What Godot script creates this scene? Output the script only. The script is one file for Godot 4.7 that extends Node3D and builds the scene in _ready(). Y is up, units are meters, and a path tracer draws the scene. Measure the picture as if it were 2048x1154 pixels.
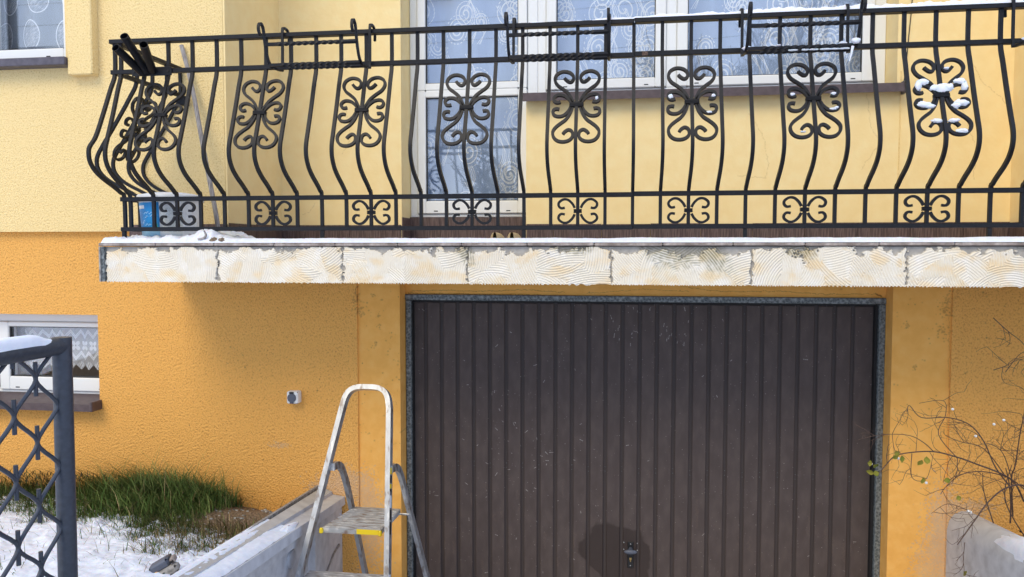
extends Node3D
# A yellow and orange house: balcony with a bellied wrought iron railing above a brown garage door, thin snow, overcast winter light.
# x runs along the facade, y is up from the garage floor, the facade stands near z = -4.2 and the street is towards +z.

class MB:
	var v := PackedVector3Array()
	var n := PackedVector3Array()
	var uv := PackedVector2Array()
	var col := PackedColorArray()
	var idx := PackedInt32Array()
	var c := Color.WHITE
	func vert(p: Vector3, nn: Vector3, t := Vector2.ZERO) -> int:
		v.append(p); n.append(nn); uv.append(t); col.append(c)
		return v.size() - 1
	func tri(a: Vector3, b: Vector3, d: Vector3) -> void:
		var nn := (b - a).cross(d - a).normalized()
		var i := vert(a, nn)
		vert(b, nn); vert(d, nn)
		idx.append_array([i, i + 2, i + 1])
	func quad(a: Vector3, b: Vector3, d: Vector3, e: Vector3, out := Vector3.ZERO) -> void:
		var nn := (b - a).cross(d - a)
		if nn.length_squared() < 1e-16:
			nn = (d - a).cross(e - a)
		nn = nn.normalized()
		if out != Vector3.ZERO and nn.dot(out) < 0.0:
			var s := b
			b = e
			e = s
			nn = -nn
		var i := vert(a, nn, Vector2(0, 1))
		vert(b, nn, Vector2(1, 1)); vert(d, nn, Vector2(1, 0)); vert(e, nn, Vector2(0, 0))
		idx.append_array([i, i + 2, i + 1, i, i + 3, i + 2])
	func box(ctr: Vector3, size: Vector3, ch := 0.0, bas := Basis()) -> void:
		var h := size * 0.5
		var ax := [Vector3.RIGHT, Vector3.UP, Vector3.BACK]
		var cs := minf(ch, minf(h.x, minf(h.y, h.z)) * 0.9)
		var inn := h - Vector3.ONE * cs
		for a in 3:
			var b := (a + 1) % 3
			var d := (a + 2) % 3
			for s in [-1.0, 1.0]:
				var p := []
				for q in [[-1, -1], [1, -1], [1, 1], [-1, 1]]:
					var w := Vector3.ZERO
					w[a] = s * h[a]; w[b] = q[0] * inn[b]; w[d] = q[1] * inn[d]
					p.append(ctr + bas * w)
				quad(p[0], p[1], p[2], p[3], bas * (ax[a] * s))
				if cs > 0.0:
					for t in [-1.0, 1.0]:
						var e := []
						for q in [-1.0, 1.0]:
							var w1 := Vector3.ZERO
							var w2 := Vector3.ZERO
							w1[a] = s * h[a]; w1[b] = t * inn[b]; w1[d] = q * inn[d]
							w2[a] = s * inn[a]; w2[b] = t * h[b]; w2[d] = q * inn[d]
							e.append([ctr + bas * w1, ctr + bas * w2])
						quad(e[0][0], e[0][1], e[1][1], e[1][0], bas * (ax[a] * s + ax[b] * t))
	func beam(a: Vector3, b: Vector3, w: float, hh: float, up := Vector3.UP, ch := 0.0) -> void:
		var t := (b - a).normalized()
		var sd := t.cross(up).normalized()
		var u := sd.cross(t)
		box((a + b) * 0.5, Vector3(w, hh, a.distance_to(b)), ch, Basis(sd, u, -t))
	func tube(pts: PackedVector3Array, r0: float, r1: float, sides := 8, cap := true) -> void:
		var m := pts.size()
		var t0 := (pts[1] - pts[0]).normalized()
		var u := t0.cross(Vector3(0.31, 0.9, 0.17)).normalized()
		var base := v.size()
		for i in m:
			var t := (pts[mini(i + 1, m - 1)] - pts[maxi(i - 1, 0)]).normalized()
			u = (u - t * u.dot(t)).normalized()
			var w := t.cross(u)
			var r := lerpf(r0, r1, float(i) / (m - 1))
			for k in sides:
				var a := TAU * k / sides
				var d := u * cos(a) + w * sin(a)
				vert(pts[i] + d * r, d)
		for i in m - 1:
			for k in sides:
				var k2 := (k + 1) % sides
				var a := base + i * sides + k
				var b := base + i * sides + k2
				idx.append_array([a, a + sides, b, b, a + sides, b + sides])
		if cap:
			for e in [0, m - 1]:
				var t := (pts[1] - pts[0]).normalized() if e == 0 else (pts[m - 1] - pts[m - 2]).normalized()
				var nn: Vector3 = -t if e == 0 else t
				var ci := vert(pts[e], nn)
				for k in sides:
					vert(v[base + e * sides + k], nn)
				for k in sides:
					var k2 := (k + 1) % sides
					if e == 0:
						idx.append_array([ci, ci + 1 + k, ci + 1 + k2])
					else:
						idx.append_array([ci, ci + 1 + k2, ci + 1 + k])
	# a bar of w (along the fixed axis) by h swept along a path that lies across that axis
	func sweep(pts: PackedVector3Array, axis: Vector3, w: float, h: float, h_end := -1.0) -> void:
		var m := pts.size()
		var p := []
		var nrm := []
		for i in m:
			var t := (pts[mini(i + 1, m - 1)] - pts[maxi(i - 1, 0)]).normalized()
			var q := axis.cross(t).normalized()
			nrm.append(q)
			var hh := h if h_end < 0.0 else lerpf(h, h_end, float(i) / (m - 1))
			p.append([pts[i] + axis * w * 0.5 + q * hh * 0.5, pts[i] - axis * w * 0.5 + q * hh * 0.5, pts[i] - axis * w * 0.5 - q * hh * 0.5, pts[i] + axis * w * 0.5 - q * hh * 0.5])
		for sd in 4:
			var k2 := (sd + 1) % 4
			for i in m - 1:
				var n0: Vector3 = [nrm[i], -axis, -nrm[i], axis][sd]
				var n1: Vector3 = [nrm[i + 1], -axis, -nrm[i + 1], axis][sd]
				var j := vert(p[i][sd], n0)
				vert(p[i][k2], n0); vert(p[i + 1][k2], n1); vert(p[i + 1][sd], n1)
				var nn: Vector3 = (v[j + 1] - v[j]).cross(v[j + 2] - v[j])
				if nn.dot(n0) > 0.0:
					idx.append_array([j, j + 2, j + 1, j, j + 3, j + 2])
				else:
					idx.append_array([j, j + 1, j + 2, j, j + 2, j + 3])
		quad(p[0][0], p[0][1], p[0][2], p[0][3], pts[0] - pts[1])
		quad(p[m - 1][0], p[m - 1][1], p[m - 1][2], p[m - 1][3], pts[m - 1] - pts[m - 2])
	func twist(a: Vector3, b: Vector3, w: float, turns: float, plain: float, seg := 60) -> void:
		var t := (b - a).normalized()
		var u := t.cross(Vector3.UP).normalized()
		var q := u.cross(t)
		var prev := []
		var prevn := []
		for i in seg + 1:
			var f := float(i) / seg
			var g := clampf((f - plain) / (1.0 - 2.0 * plain), 0.0, 1.0)
			var ang := g * turns * TAU + PI / 4
			var ring := []
			var rn := []
			for k in 4:
				var a2 := ang + k * PI / 2
				ring.append(a.lerp(b, f) + (u * cos(a2) + q * sin(a2)) * w * 0.7071)
				rn.append(u * cos(a2 + PI / 4) + q * sin(a2 + PI / 4))
			if i > 0:
				for k in 4:
					var k2 := (k + 1) % 4
					var j := vert(prev[k], prevn[k])
					vert(prev[k2], prevn[k]); vert(ring[k2], rn[k]); vert(ring[k], rn[k])
					var nn: Vector3 = (v[j + 1] - v[j]).cross(v[j + 2] - v[j])
					if nn.dot(prevn[k]) > 0.0:
						idx.append_array([j, j + 2, j + 1, j, j + 3, j + 2])
					else:
						idx.append_array([j, j + 1, j + 2, j, j + 2, j + 3])
			prev = ring
			prevn = rn
	func lathe(ctr: Vector3, prof: Array, sides := 24, a0 := 0.0, a1 := TAU) -> void:
		grid(prof.size(), sides + 1, func(i: int, j: int):
			var a := a0 + (a1 - a0) * j / sides
			return ctr + Vector3(cos(a) * prof[i][0], prof[i][1], sin(a) * prof[i][0]))
	func grid(nu: int, nv: int, pos: Callable, flip := false, colf = null) -> void:
		var base := v.size()
		for i in nu:
			for j in nv:
				var p: Vector3 = pos.call(i, j)
				if colf != null:
					c = colf.call(i, j, p)
				vert(p, Vector3.UP, Vector2(float(j) / (nv - 1), float(i) / (nu - 1)))
		for i in nu:
			for j in nv:
				var du := v[base + mini(i + 1, nu - 1) * nv + j] - v[base + maxi(i - 1, 0) * nv + j]
				var dv := v[base + i * nv + mini(j + 1, nv - 1)] - v[base + i * nv + maxi(j - 1, 0)]
				var nn := du.cross(dv)
				if nn.length_squared() < 1e-20:
					nn = Vector3.UP
				n[base + i * nv + j] = nn.normalized() * (-1.0 if flip else 1.0)
		for i in nu - 1:
			for j in nv - 1:
				var a := base + i * nv + j
				if flip:
					idx.append_array([a, a + nv, a + 1, a + 1, a + nv, a + nv + 1])
				else:
					idx.append_array([a, a + 1, a + nv, a + 1, a + nv + 1, a + nv])
		c = Color.WHITE
	func blob(ctr: Vector3, r: Vector3, amp: float, nz: FastNoiseLite, nu := 9, nv := 13) -> void:
		var f := func(i: int, j: int):
			var th := PI * i / (nu - 1)
			var ph := TAU * (j % (nv - 1)) / (nv - 1)
			var d := Vector3(sin(th) * cos(ph), cos(th), sin(th) * sin(ph))
			return ctr + d * r * (1.0 + amp * nz.get_noise_3dv(ctr * 2000.0 + d * 75.0))
		grid(nu, nv, f, true)
	func mesh(map2 = null) -> ArrayMesh:
		var arr := []
		arr.resize(Mesh.ARRAY_MAX)
		arr[Mesh.ARRAY_VERTEX] = v
		arr[Mesh.ARRAY_NORMAL] = n
		arr[Mesh.ARRAY_TEX_UV] = uv
		arr[Mesh.ARRAY_COLOR] = col
		arr[Mesh.ARRAY_INDEX] = idx
		if map2 != null:
			var u2 := PackedVector2Array()
			for p in v:
				u2.append(Vector2((p.x - map2.position.x) / map2.size.x, 1.0 - (p.y - map2.position.y) / map2.size.y))
			arr[Mesh.ARRAY_TEX_UV2] = u2
		var m := ArrayMesh.new()
		m.add_surface_from_arrays(Mesh.PRIMITIVE_TRIANGLES, arr)
		return m

var M := {}
var rng := RandomNumberGenerator.new()
var nz := FastNoiseLite.new()
var used := {}

func numbered(called: String) -> String:
	if not used.has(called):
		used[called] = 0
		return called
	used[called] += 1
	return "%s_%03d" % [called, used[called]]
func tag(o: Node, label: String, category: String, group := "", kind := "") -> void:
	if label: o.set_meta("label", label)
	if category: o.set_meta("category", category)
	if group: o.set_meta("group", group)
	if kind: o.set_meta("kind", kind)
func thing(called: String, label: String, category: String, at := Vector3.ZERO, group := "") -> Node3D:
	var o := Node3D.new()
	o.name = numbered(called)
	add_child(o)
	o.position = at
	tag(o, label, category, group)
	return o
# shapes are given in world coordinates; a part of a thing is shifted back by the thing's own place
func put(called: String, m: Mesh, mat: Material, parent: Node3D = null) -> MeshInstance3D:
	var o := MeshInstance3D.new()
	o.mesh = m
	o.material_override = mat
	if parent == null:
		o.name = numbered(called)
		add_child(o)
	else:
		o.name = called
		parent.add_child(o, true)
		if parent.get_parent() == self and not parent is MeshInstance3D:
			o.position = -parent.position
	return o
func node_part(called: String, parent: Node3D) -> Node3D:
	var o := Node3D.new()
	o.name = called
	parent.add_child(o, true)
	if parent.get_parent() == self:
		o.position = -parent.position
	return o
func structure(called: String, m: Mesh, mat: Material, label := "") -> MeshInstance3D:
	var o := put(called, m, mat)
	tag(o, label, "", "", "structure")
	return o
func bx(ctr: Vector3, size: Vector3, ch := 0.0, bas := Basis()) -> ArrayMesh:
	var b := MB.new()
	b.box(ctr, size, ch, bas)
	return b.mesh()
func span(x0: float, x1: float, y0: float, y1: float, z0: float, z1: float, ch := 0.0) -> ArrayMesh:
	return bx(Vector3(x0 + x1, y0 + y1, z0 + z1) * 0.5, Vector3(absf(x1 - x0), absf(y1 - y0), absf(z1 - z0)), ch)
func aspan(b: MB, x0: float, x1: float, y0: float, y1: float, z0: float, z1: float, ch := 0.0) -> void:
	b.box(Vector3(x0 + x1, y0 + y1, z0 + z1) * 0.5, Vector3(absf(x1 - x0), absf(y1 - y0), absf(z1 - z0)), ch)
func V(x: float, y: float, z: float) -> Vector3:
	return Vector3(x, y, z)
func smooth(pts: Array, per := 6) -> PackedVector3Array:
	var out := PackedVector3Array()
	var m := pts.size()
	for i in m - 1:
		var a: Vector3 = pts[maxi(i - 1, 0)]
		var b: Vector3 = pts[i]
		var d: Vector3 = pts[i + 1]
		var e: Vector3 = pts[mini(i + 2, m - 1)]
		for k in per:
			out.append(b.cubic_interpolate(d, a, e, float(k) / per))
	out.append(pts[m - 1])
	return out

# ---- textures and materials
func nimg(size: int, freq: float, oct: int, sd: int, type := FastNoiseLite.TYPE_SIMPLEX_SMOOTH) -> Image:
	var f := FastNoiseLite.new()
	f.noise_type = type
	f.seed = sd
	f.frequency = freq
	f.fractal_type = FastNoiseLite.FRACTAL_FBM
	f.fractal_octaves = oct
	# tiles without a seam: the overlap is cross-faded so that its contrast stays the same
	var sk := size / 8
	var big := f.get_image(size + sk, size + sk)
	big.convert(Image.FORMAT_L8)
	var src := big.get_data()
	var wide := size + sk
	for y in wide:
		for x in sk:
			var w := float(x) / sk
			src[y * wide + x] = _fade(src[y * wide + size + x], src[y * wide + x], w)
	for y in sk:
		var w := float(y) / sk
		for x in size:
			src[y * wide + x] = _fade(src[(size + y) * wide + x], src[y * wide + x], w)
	var out := Image.create_from_data(wide, wide, false, Image.FORMAT_L8, src)
	return out.get_region(Rect2i(0, 0, size, size))
func _fade(a: int, b: int, w: float) -> int:
	return clampi(int(127.5 + ((a - 127.5) * (1.0 - w) + (b - 127.5) * w) / sqrt(w * w + (1.0 - w) * (1.0 - w))), 0, 255)
# noise through a list of [position, colour]: colours are sRGB
func ramp(im: Image, stops: Array) -> ImageTexture:
	var g := Gradient.new()
	var offs := PackedFloat32Array()
	var cols := PackedColorArray()
	for s in stops:
		offs.append(s[0]); cols.append(s[1])
	g.offsets = offs
	g.colors = cols
	var lut := PackedByteArray()
	for k in 256:
		var q := g.sample(k / 255.0)
		lut.append(int(q.r * 255)); lut.append(int(q.g * 255)); lut.append(int(q.b * 255))
	var src := im.get_data()
	var dst := PackedByteArray()
	dst.resize(src.size() * 3)
	for k in src.size():
		var l := src[k] * 3
		dst[k * 3] = lut[l]
		dst[k * 3 + 1] = lut[l + 1]
		dst[k * 3 + 2] = lut[l + 2]
	return ImageTexture.create_from_image(Image.create_from_data(im.get_width(), im.get_height(), false, Image.FORMAT_RGB8, dst))
func C(r: float, g: float, b: float) -> Color:
	return Color(r / 255.0, g / 255.0, b / 255.0)
func mat(called: String, color: Color, rough: float, metal := 0.0) -> StandardMaterial3D:
	var m := StandardMaterial3D.new()
	m.resource_name = called
	m.albedo_color = color
	m.roughness = rough
	m.metallic = metal
	M[called] = m
	return m
func textured(called: String, tex: Texture2D, rough: float, scale: Vector3, metal := 0.0, bump: Texture2D = null, cm := 0.1) -> StandardMaterial3D:
	var m := mat(called, Color.WHITE, rough, metal)
	m.albedo_texture = tex
	m.uv1_triplanar = true
	m.uv1_world_triplanar = true
	m.uv1_scale = scale
	if bump:
		m.heightmap_enabled = true
		m.heightmap_texture = bump
		m.heightmap_scale = cm
	return m

const CLAD := Rect2(-3.9, 0.5, 6.5, 2.0)      # the lower facade that the stain map covers
const BACK := Rect2(-2.2, 2.4, 4.4, 1.6)       # the balcony's back wall
const GATE_R := Rect2(-1.25, 0.0, 2.65, 2.15)   # the garage door

func soft_dot(im: Image, x: float, y: float, r: float, q: Color, a: float) -> void:
	for j in range(int(y - r), int(y + r) + 1):
		for i in range(int(x - r), int(x + r) + 1):
			if i < 0 or j < 0 or i >= im.get_width() or j >= im.get_height():
				continue
			var d := Vector2(i - x, j - y).length() / maxf(r, 0.5)
			if d < 1.0:
				var k := a * minf(1.0, (1.0 - d) * 2.0)
				var o := im.get_pixel(i, j)
				var al := maxf(o.a, k)
				im.set_pixel(i, j, Color(lerpf(o.r, q.r, k / maxf(al, 0.01)), lerpf(o.g, q.g, k / maxf(al, 0.01)), lerpf(o.b, q.b, k / maxf(al, 0.01)), al))
func crack(im: Image, map: Rect2, pts: Array, q: Color, w: float, a: float) -> void:
	var prev := Vector2.ZERO
	for s in pts.size():
		var p := Vector2((pts[s][0] - map.position.x) / map.size.x * im.get_width(), (1.0 - (pts[s][1] - map.position.y) / map.size.y) * im.get_height())
		if s > 0:
			var steps := int(prev.distance_to(p) * 1.3) + 1
			for k in steps:
				var f := float(k) / steps
				var o := prev.lerp(p, f) + Vector2(nz.get_noise_1d(prev.x * 7.0 + k * 2.5), nz.get_noise_1d(500.0 + prev.y * 5.0 + k * 2.5)) * 2.5
				if rng.randf() < 0.88:
					soft_dot(im, o.x, o.y, w, q, a * rng.randf_range(0.5, 1.0))
		prev = p
func clear_image(w: int, h: int, q: Color) -> Image:
	var im := Image.create(w, h, false, Image.FORMAT_RGBA8)
	im.fill(Color(q.r, q.g, q.b, 0.0))
	return im
func spray(im: Image, map: Rect2, at: Vector2, spread: Vector2, count: int, q: Color, a: float) -> void:
	for k in count:
		var p := Vector2(at.x + rng.randfn(0.0, spread.x), at.y + rng.randfn(0.0, spread.y))
		var e := Vector2((p.x - map.position.x) / map.size.x * im.get_width(), (1.0 - (p.y - map.position.y) / map.size.y) * im.get_height())
		soft_dot(im, e.x, e.y, rng.randf_range(0.7, 2.3), q, a * rng.randf_range(0.3, 0.95))
func with_stains(m: StandardMaterial3D, im: Image) -> void:
	m.detail_enabled = true
	m.detail_albedo = ImageTexture.create_from_image(im)
	m.detail_uv_layer = BaseMaterial3D.DETAIL_UV_2
	m.detail_blend_mode = BaseMaterial3D.BLEND_MODE_MIX

func make_materials() -> void:
	var grain := nimg(512, 0.045, 3, 3)
	var coarse := nimg(512, 0.012, 4, 9)
	var stucco_h := nimg(1024, 0.030, 3, 21)
	var bump := ImageTexture.create_from_image(stucco_h)
	var fine := ImageTexture.create_from_image(grain)
	# scraped plaster: the pits hold some dirt
	var rough := textured("orange_stucco", ramp(stucco_h, [[0.0, C(190, 132, 66)], [0.25, C(226, 164, 84)], [0.38, C(241, 179, 92)], [0.62, C(245, 183, 95)], [1.0, C(248, 188, 102)]]), 0.95, Vector3(2.5, 2.1, 2.5), 0.0, bump, 0.60)
	var plain := textured("orange_plaster", ramp(coarse, [[0.2, C(240, 177, 87)], [0.5, C(244, 182, 92)], [0.8, C(246, 187, 99)]]), 0.92, Vector3.ONE * 1.7, 0.0, fine, 0.12)
	textured("yellow_stucco", ramp(stucco_h, [[0.0, C(200, 168, 108)], [0.22, C(232, 202, 138)], [0.36, C(243, 215, 152)], [0.65, C(246, 219, 157)], [1.0, C(248, 223, 164)]]), 0.95, Vector3(2.7, 2.3, 2.7), 0.0, bump, 0.42)
	textured("yellow_plaster", ramp(coarse, [[0.2, C(245, 219, 158)], [0.5, C(247, 222, 162)], [0.8, C(248, 225, 167)]]), 0.92, Vector3.ONE * 1.3, 0.0, fine, 0.06)
	# the marks on the lower facade
	var st := clear_image(2048, 640, C(90, 70, 50))
	for k in 330:
		soft_dot(st, rng.randf() * 2048, rng.randf() * 640, rng.randf_range(0.7, 2.2), C(95, 72, 48), rng.randf_range(0.2, 0.6))
	for k in 90:
		var x := rng.randf_range(-1.45, -1.22) if k % 2 == 0 else rng.randf_range(1.36, 1.95)
		spray(st, CLAD, Vector2(x, rng.randf_range(1.2, 2.22)), Vector2(0.008, 0.006), 2, C(112, 84, 56), 0.4)
	for p in [[-1.368, 2.148], [-1.34, 2.038], [-1.335, 1.969], [1.41, 2.019], [1.451, 1.806], [1.585, 2.097], [-1.36, 1.88]]:
		spray(st, CLAD, Vector2(p[0], p[1]), Vector2(0.006, 0.008), 14, C(96, 72, 46), 0.5)
	for s in [[-1.45, 2.07, 0.02, 0.008], [-1.44, 2.045, 0.016, 0.008], [-1.462, 2.13, 0.014, 0.02], [1.59, 2.09, 0.02, 0.03], [1.575, 1.99, 0.03, 0.02], [1.6, 2.15, 0.012, 0.03]]:
		spray(st, CLAD, Vector2(s[0], s[1]), Vector2(s[2], s[3]), 40, C(88, 64, 40), 0.45)
	var dk := C(70, 46, 24)
	crack(st, CLAD, [[-1.20, 2.153], [-0.9, 2.152], [-0.45, 2.150]], dk, 0.9, 0.8)
	crack(st, CLAD, [[-1.19, 2.165], [-1.0, 2.172], [-0.78, 2.167], [-0.55, 2.178], [-0.32, 2.165]], dk, 0.8, 0.65)
	crack(st, CLAD, [[-0.2, 2.16], [0.1, 2.185], [0.35, 2.175]], dk, 0.7, 0.5)
	crack(st, CLAD, [[0.3, 2.2], [0.52, 2.175], [0.8, 2.18], [1.05, 2.165], [1.29, 2.17]], dk, 0.8, 0.6)
	crack(st, CLAD, [[1.29, 2.17], [1.32, 2.155]], dk, 1.5, 0.8)
	crack(st, CLAD, [[-1.455, 2.2], [-1.468, 2.16], [-1.456, 2.11]], dk, 1.1, 0.7)
	crack(st, CLAD, [[1.618, 2.2], [1.61, 2.0], [1.618, 1.7], [1.613, 1.4]], C(120, 85, 48), 0.8, 0.45)
	# cement splashed and sprayed round the garden walls, a scrape, damp earth at the foot of the wall
	var cement := C(172, 168, 164)
	for s in [[-1.55, 1.10, 0.06, 0.035, 2600, 0.5], [-1.62, 1.06, 0.07, 0.02, 1200, 0.5], [-1.42, 1.02, 0.03, 0.06, 1300, 0.45], [-1.40, 0.85, 0.04, 0.12, 2600, 0.5], [1.60, 0.92, 0.035, 0.13, 4200, 0.55], [1.56, 0.75, 0.05, 0.1, 2400, 0.4], [1.70, 1.10, 0.07, 0.025, 900, 0.5], [-1.92, 1.295, 0.035, 0.01, 130, 0.4]]:
		spray(st, CLAD, Vector2(s[0], s[1]), Vector2(s[2], s[3]), s[4], cement, s[5])
	for k in 500:
		spray(st, CLAD, Vector2(rng.randf_range(-3.6, -1.7), 0.945), Vector2(0.03, 0.02), 2, C(140, 104, 66), 0.35)
	with_stains(rough, st)
	with_stains(plain, st)
	# hair cracks on the pale back wall
	var bk := clear_image(1024, 372, C(150, 120, 70))
	var hc := C(158, 128, 80)
	for p in [[[1.95, 3.45], [1.99, 3.36], [2.08, 3.28], [2.15, 3.2]], [[1.9, 3.2], [1.94, 3.08], [1.98, 2.96], [1.97, 2.8]], [[0.72, 3.2], [0.80, 3.08], [0.84, 2.9], [0.82, 2.82], [0.66, 2.84]], [[1.38, 3.3], [1.41, 3.1], [1.46, 3.02], [1.36, 2.86]], [[-1.75, 3.3], [-1.72, 3.1], [-1.78, 3.0]], [[-2.05, 2.62], [-2.0, 2.64], [-1.96, 2.7]]]:
		crack(bk, BACK, p, hc, 0.7, 0.4)
	with_stains(M.yellow_plaster, bk)
	# garage door: brown coated steel with scratches, paint flecks, dust and a wet patch round the handle
	var dr := textured("door_steel", ramp(nimg(512, 0.02, 5, 31), [[0.2, C(80, 70, 67)], [0.5, C(84, 74, 71)], [0.8, C(89, 79, 75)]]), 0.58, Vector3(1.4, 0.6, 1.4))
	dr.metallic_specular = 0.35
	var ds := clear_image(1280, 1024, C(170, 165, 160))
	for k in 2400:
		soft_dot(ds, rng.randf() * 1280, rng.randf() * 1024, rng.randf_range(0.5, 1.3), C(185, 180, 176), rng.randf_range(0.10, 0.7))
	for k in 170:
		var p := Vector2(rng.randf() * 1280, rng.randf() * 1024)
		if k < 60:
			p = Vector2(rng.randfn(330, 90), rng.randfn(420, 120))
		elif k < 100:
			p = Vector2(rng.randf_range(560, 800), rng.randf_range(10, 130))
		var d := Vector2(rng.randfn(0.3, 0.6), rng.randfn(0.3, 0.5)).normalized()
		if k >= 60 and k < 100:
			d = Vector2(rng.randfn(0, 0.15), 1.0).normalized()
		var ln := rng.randf_range(2, 12)
		for s in int(ln * 1.5):
			var e := p + d * s / 1.5
			soft_dot(ds, e.x, e.y, rng.randf_range(0.5, 1.1), C(200, 196, 192), rng.randf_range(0.25, 0.85))
	for k in 160:
		var p := Vector2(rng.randf_range(0, 1280), 1024 - absf(rng.randfn(0, 260)))
		var d := rng.randf_range(10, 34)
		for s in int(d):
			soft_dot(ds, p.x + rng.randfn(0, 2.2), p.y + s * 1.6, 1.8, C(128, 108, 92), 0.16)
	var wet := func(x: float, y: float) -> float:
		var q := Vector2((x + 0.045) / 0.20, (y - 0.70) / (0.185 if y > 0.70 else 0.30))
		if y < 0.72:
			q.x = (x + 0.045 - (0.72 - y) * 0.42) / (0.20 - (0.72 - y) * 0.3)
		return 1.0 - q.length() + nz.get_noise_2d(x * 260.0, y * 260.0) * 0.20
	for j in range(540, 1020):
		for i in range(400, 820):
			var x := GATE_R.position.x + (i + 0.5) / 1280.0 * GATE_R.size.x
			var y := GATE_R.position.y + (1.0 - (j + 0.5) / 1024.0) * GATE_R.size.y
			var w: float = wet.call(x, y)
			if w > 0.0:
				ds.set_pixel(i, j, Color(0.225, 0.19, 0.18, clampf(w * 12.0, 0.0, 0.80)))
	with_stains(dr, ds)
	mat("door_groove", C(66, 57, 55), 0.6)
	textured("galvanised", ramp(nimg(512, 0.05, 3, 41, FastNoiseLite.TYPE_CELLULAR), [[0.1, C(62, 70, 72)], [0.35, C(98, 106, 109)], [0.6, C(128, 136, 138)], [1.0, C(168, 174, 172)]]), 0.6, Vector3.ONE * 2.4, 0.25)
	mat("gasket", C(20, 20, 22), 0.7)
	var iron := textured("iron", ramp(nimg(256, 0.04, 3, 51), [[0.2, C(15, 17, 22)], [0.6, C(19, 21, 27)], [0.9, C(27, 29, 35)]]), 0.5, Vector3.ONE * 6.0, 0.0, ImageTexture.create_from_image(nimg(256, 0.09, 2, 52)), 0.02)
	iron.metallic_specular = 0.4
	var gate := textured("gate_paint", ramp(nimg(256, 0.04, 3, 53), [[0.2, C(52, 58, 68)], [0.8, C(62, 69, 80)]]), 0.42, Vector3.ONE * 5.0)
	gate.metallic_specular = 0.5
	mat("pvc", C(236, 238, 236), 0.32)
	mat("pvc_joint", C(120, 122, 122), 0.6)
	mat("seal", C(40, 42, 44), 0.6)
	textured("sill_metal", ramp(nimg(256, 0.03, 3, 55), [[0.2, C(78, 66, 68)], [0.8, C(92, 79, 80)]]), 0.5, Vector3.ONE * 3.0)
	textured("sill_dark", ramp(nimg(256, 0.03, 3, 56), [[0.2, C(76, 72, 82)], [0.8, C(92, 88, 98)]]), 0.5, Vector3.ONE * 3.0)
	var gl := mat("glass", Color(1, 1, 1, 0.0), 0.0)
	gl.transparency = BaseMaterial3D.TRANSPARENCY_ALPHA
	gl.metallic_specular = 0.5
	textured("tile", ramp(nimg(512, 0.02, 4, 61), [[0.2, C(72, 56, 52)], [0.5, C(92, 74, 69)], [0.8, C(112, 94, 88)]]), 0.55, Vector3(7.0, 0.6, 7.0))
	textured("tile_edge", ramp(coarse, [[0.2, C(128, 116, 108)], [0.6, C(160, 148, 140)], [0.9, C(186, 176, 168)]]), 0.7, Vector3.ONE * 3.0)
	mat("grout", C(150, 140, 132), 0.9)
	var conc := textured("concrete", ramp(nimg(512, 0.01, 5, 63), [[0.15, C(178, 178, 180)], [0.45, C(192, 193, 195)], [0.75, C(200, 201, 203)], [1.0, C(208, 209, 210)]]), 0.9, Vector3.ONE * 2.2)
	conc.metallic_specular = 0.3
	textured("old_concrete", ramp(nimg(512, 0.02, 5, 64), [[0.15, C(118, 114, 108)], [0.5, C(148, 144, 138)], [0.85, C(176, 172, 164)]]), 0.95, Vector3.ONE * 3.0, 0.0, fine, 0.2)
	var snow := textured("snow", ramp(coarse, [[0.2, C(224, 229, 238)], [0.8, C(236, 239, 245)]]), 0.8, Vector3.ONE * 4.0, 0.0, ImageTexture.create_from_image(nimg(256, 0.05, 3, 71)), 0.10)
	snow.metallic_specular = 0.3
	snow.subsurf_scatter_enabled = true
	snow.subsurf_scatter_strength = 0.15
	var vc := mat("painted", Color.WHITE, 0.9)
	vc.vertex_color_use_as_albedo = true
	vc.metallic_specular = 0.2
	var gr := mat("grass_blade", Color.WHITE, 0.6)
	gr.vertex_color_use_as_albedo = true
	gr.metallic_specular = 0.3
	gr.backlight_enabled = true
	gr.backlight = Color(0.25, 0.3, 0.12)
	textured("soil", ramp(nimg(512, 0.03, 5, 73), [[0.2, C(96, 80, 64)], [0.5, C(134, 115, 94)], [0.8, C(166, 148, 126)]]), 0.95, Vector3.ONE * 3.0, 0.0, fine, 1.2)
	textured("paving", ramp(coarse, [[0.2, C(190, 191, 194)], [0.8, C(226, 228, 232)]]), 0.9, Vector3.ONE * 0.7)
	textured("alu", ramp(nimg(512, 0.012, 4, 81), [[0.0, C(124, 98, 82)], [0.22, C(150, 142, 134)], [0.28, C(182, 184, 185)], [0.74, C(196, 198, 199)], [0.80, C(224, 224, 220)], [1.0, C(234, 233, 228)]]), 0.38, Vector3(4.0, 1.6, 4.0), 0.65)
	textured("alu_step", ramp(nimg(512, 0.02, 4, 82), [[0.12, C(124, 98, 84)], [0.28, C(150, 142, 134)], [0.40, C(166, 166, 163)], [0.68, C(180, 180, 178)], [0.76, C(212, 210, 204)]]), 0.6, Vector3(1.2, 1.2, 3.4), 0.2)
	mat("yellow_plastic", C(238, 206, 30), 0.5)
	mat("black_plastic", C(30, 30, 32), 0.45)
	mat("grey_plastic", C(86, 92, 106), 0.5)
	mat("white_plastic", C(238, 240, 240), 0.4)
	mat("brass", C(176, 150, 96), 0.35, 0.8)
	textured("driftwood", ramp(nimg(256, 0.03, 4, 83), [[0.2, C(122, 116, 112)], [0.8, C(178, 172, 168)]]), 0.85, Vector3(14, 1.2, 14))
	textured("bark", ramp(nimg(256, 0.05, 3, 84), [[0.2, C(66, 48, 38)], [0.8, C(112, 92, 80)]]), 0.85, Vector3.ONE * 8.0)
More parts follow.
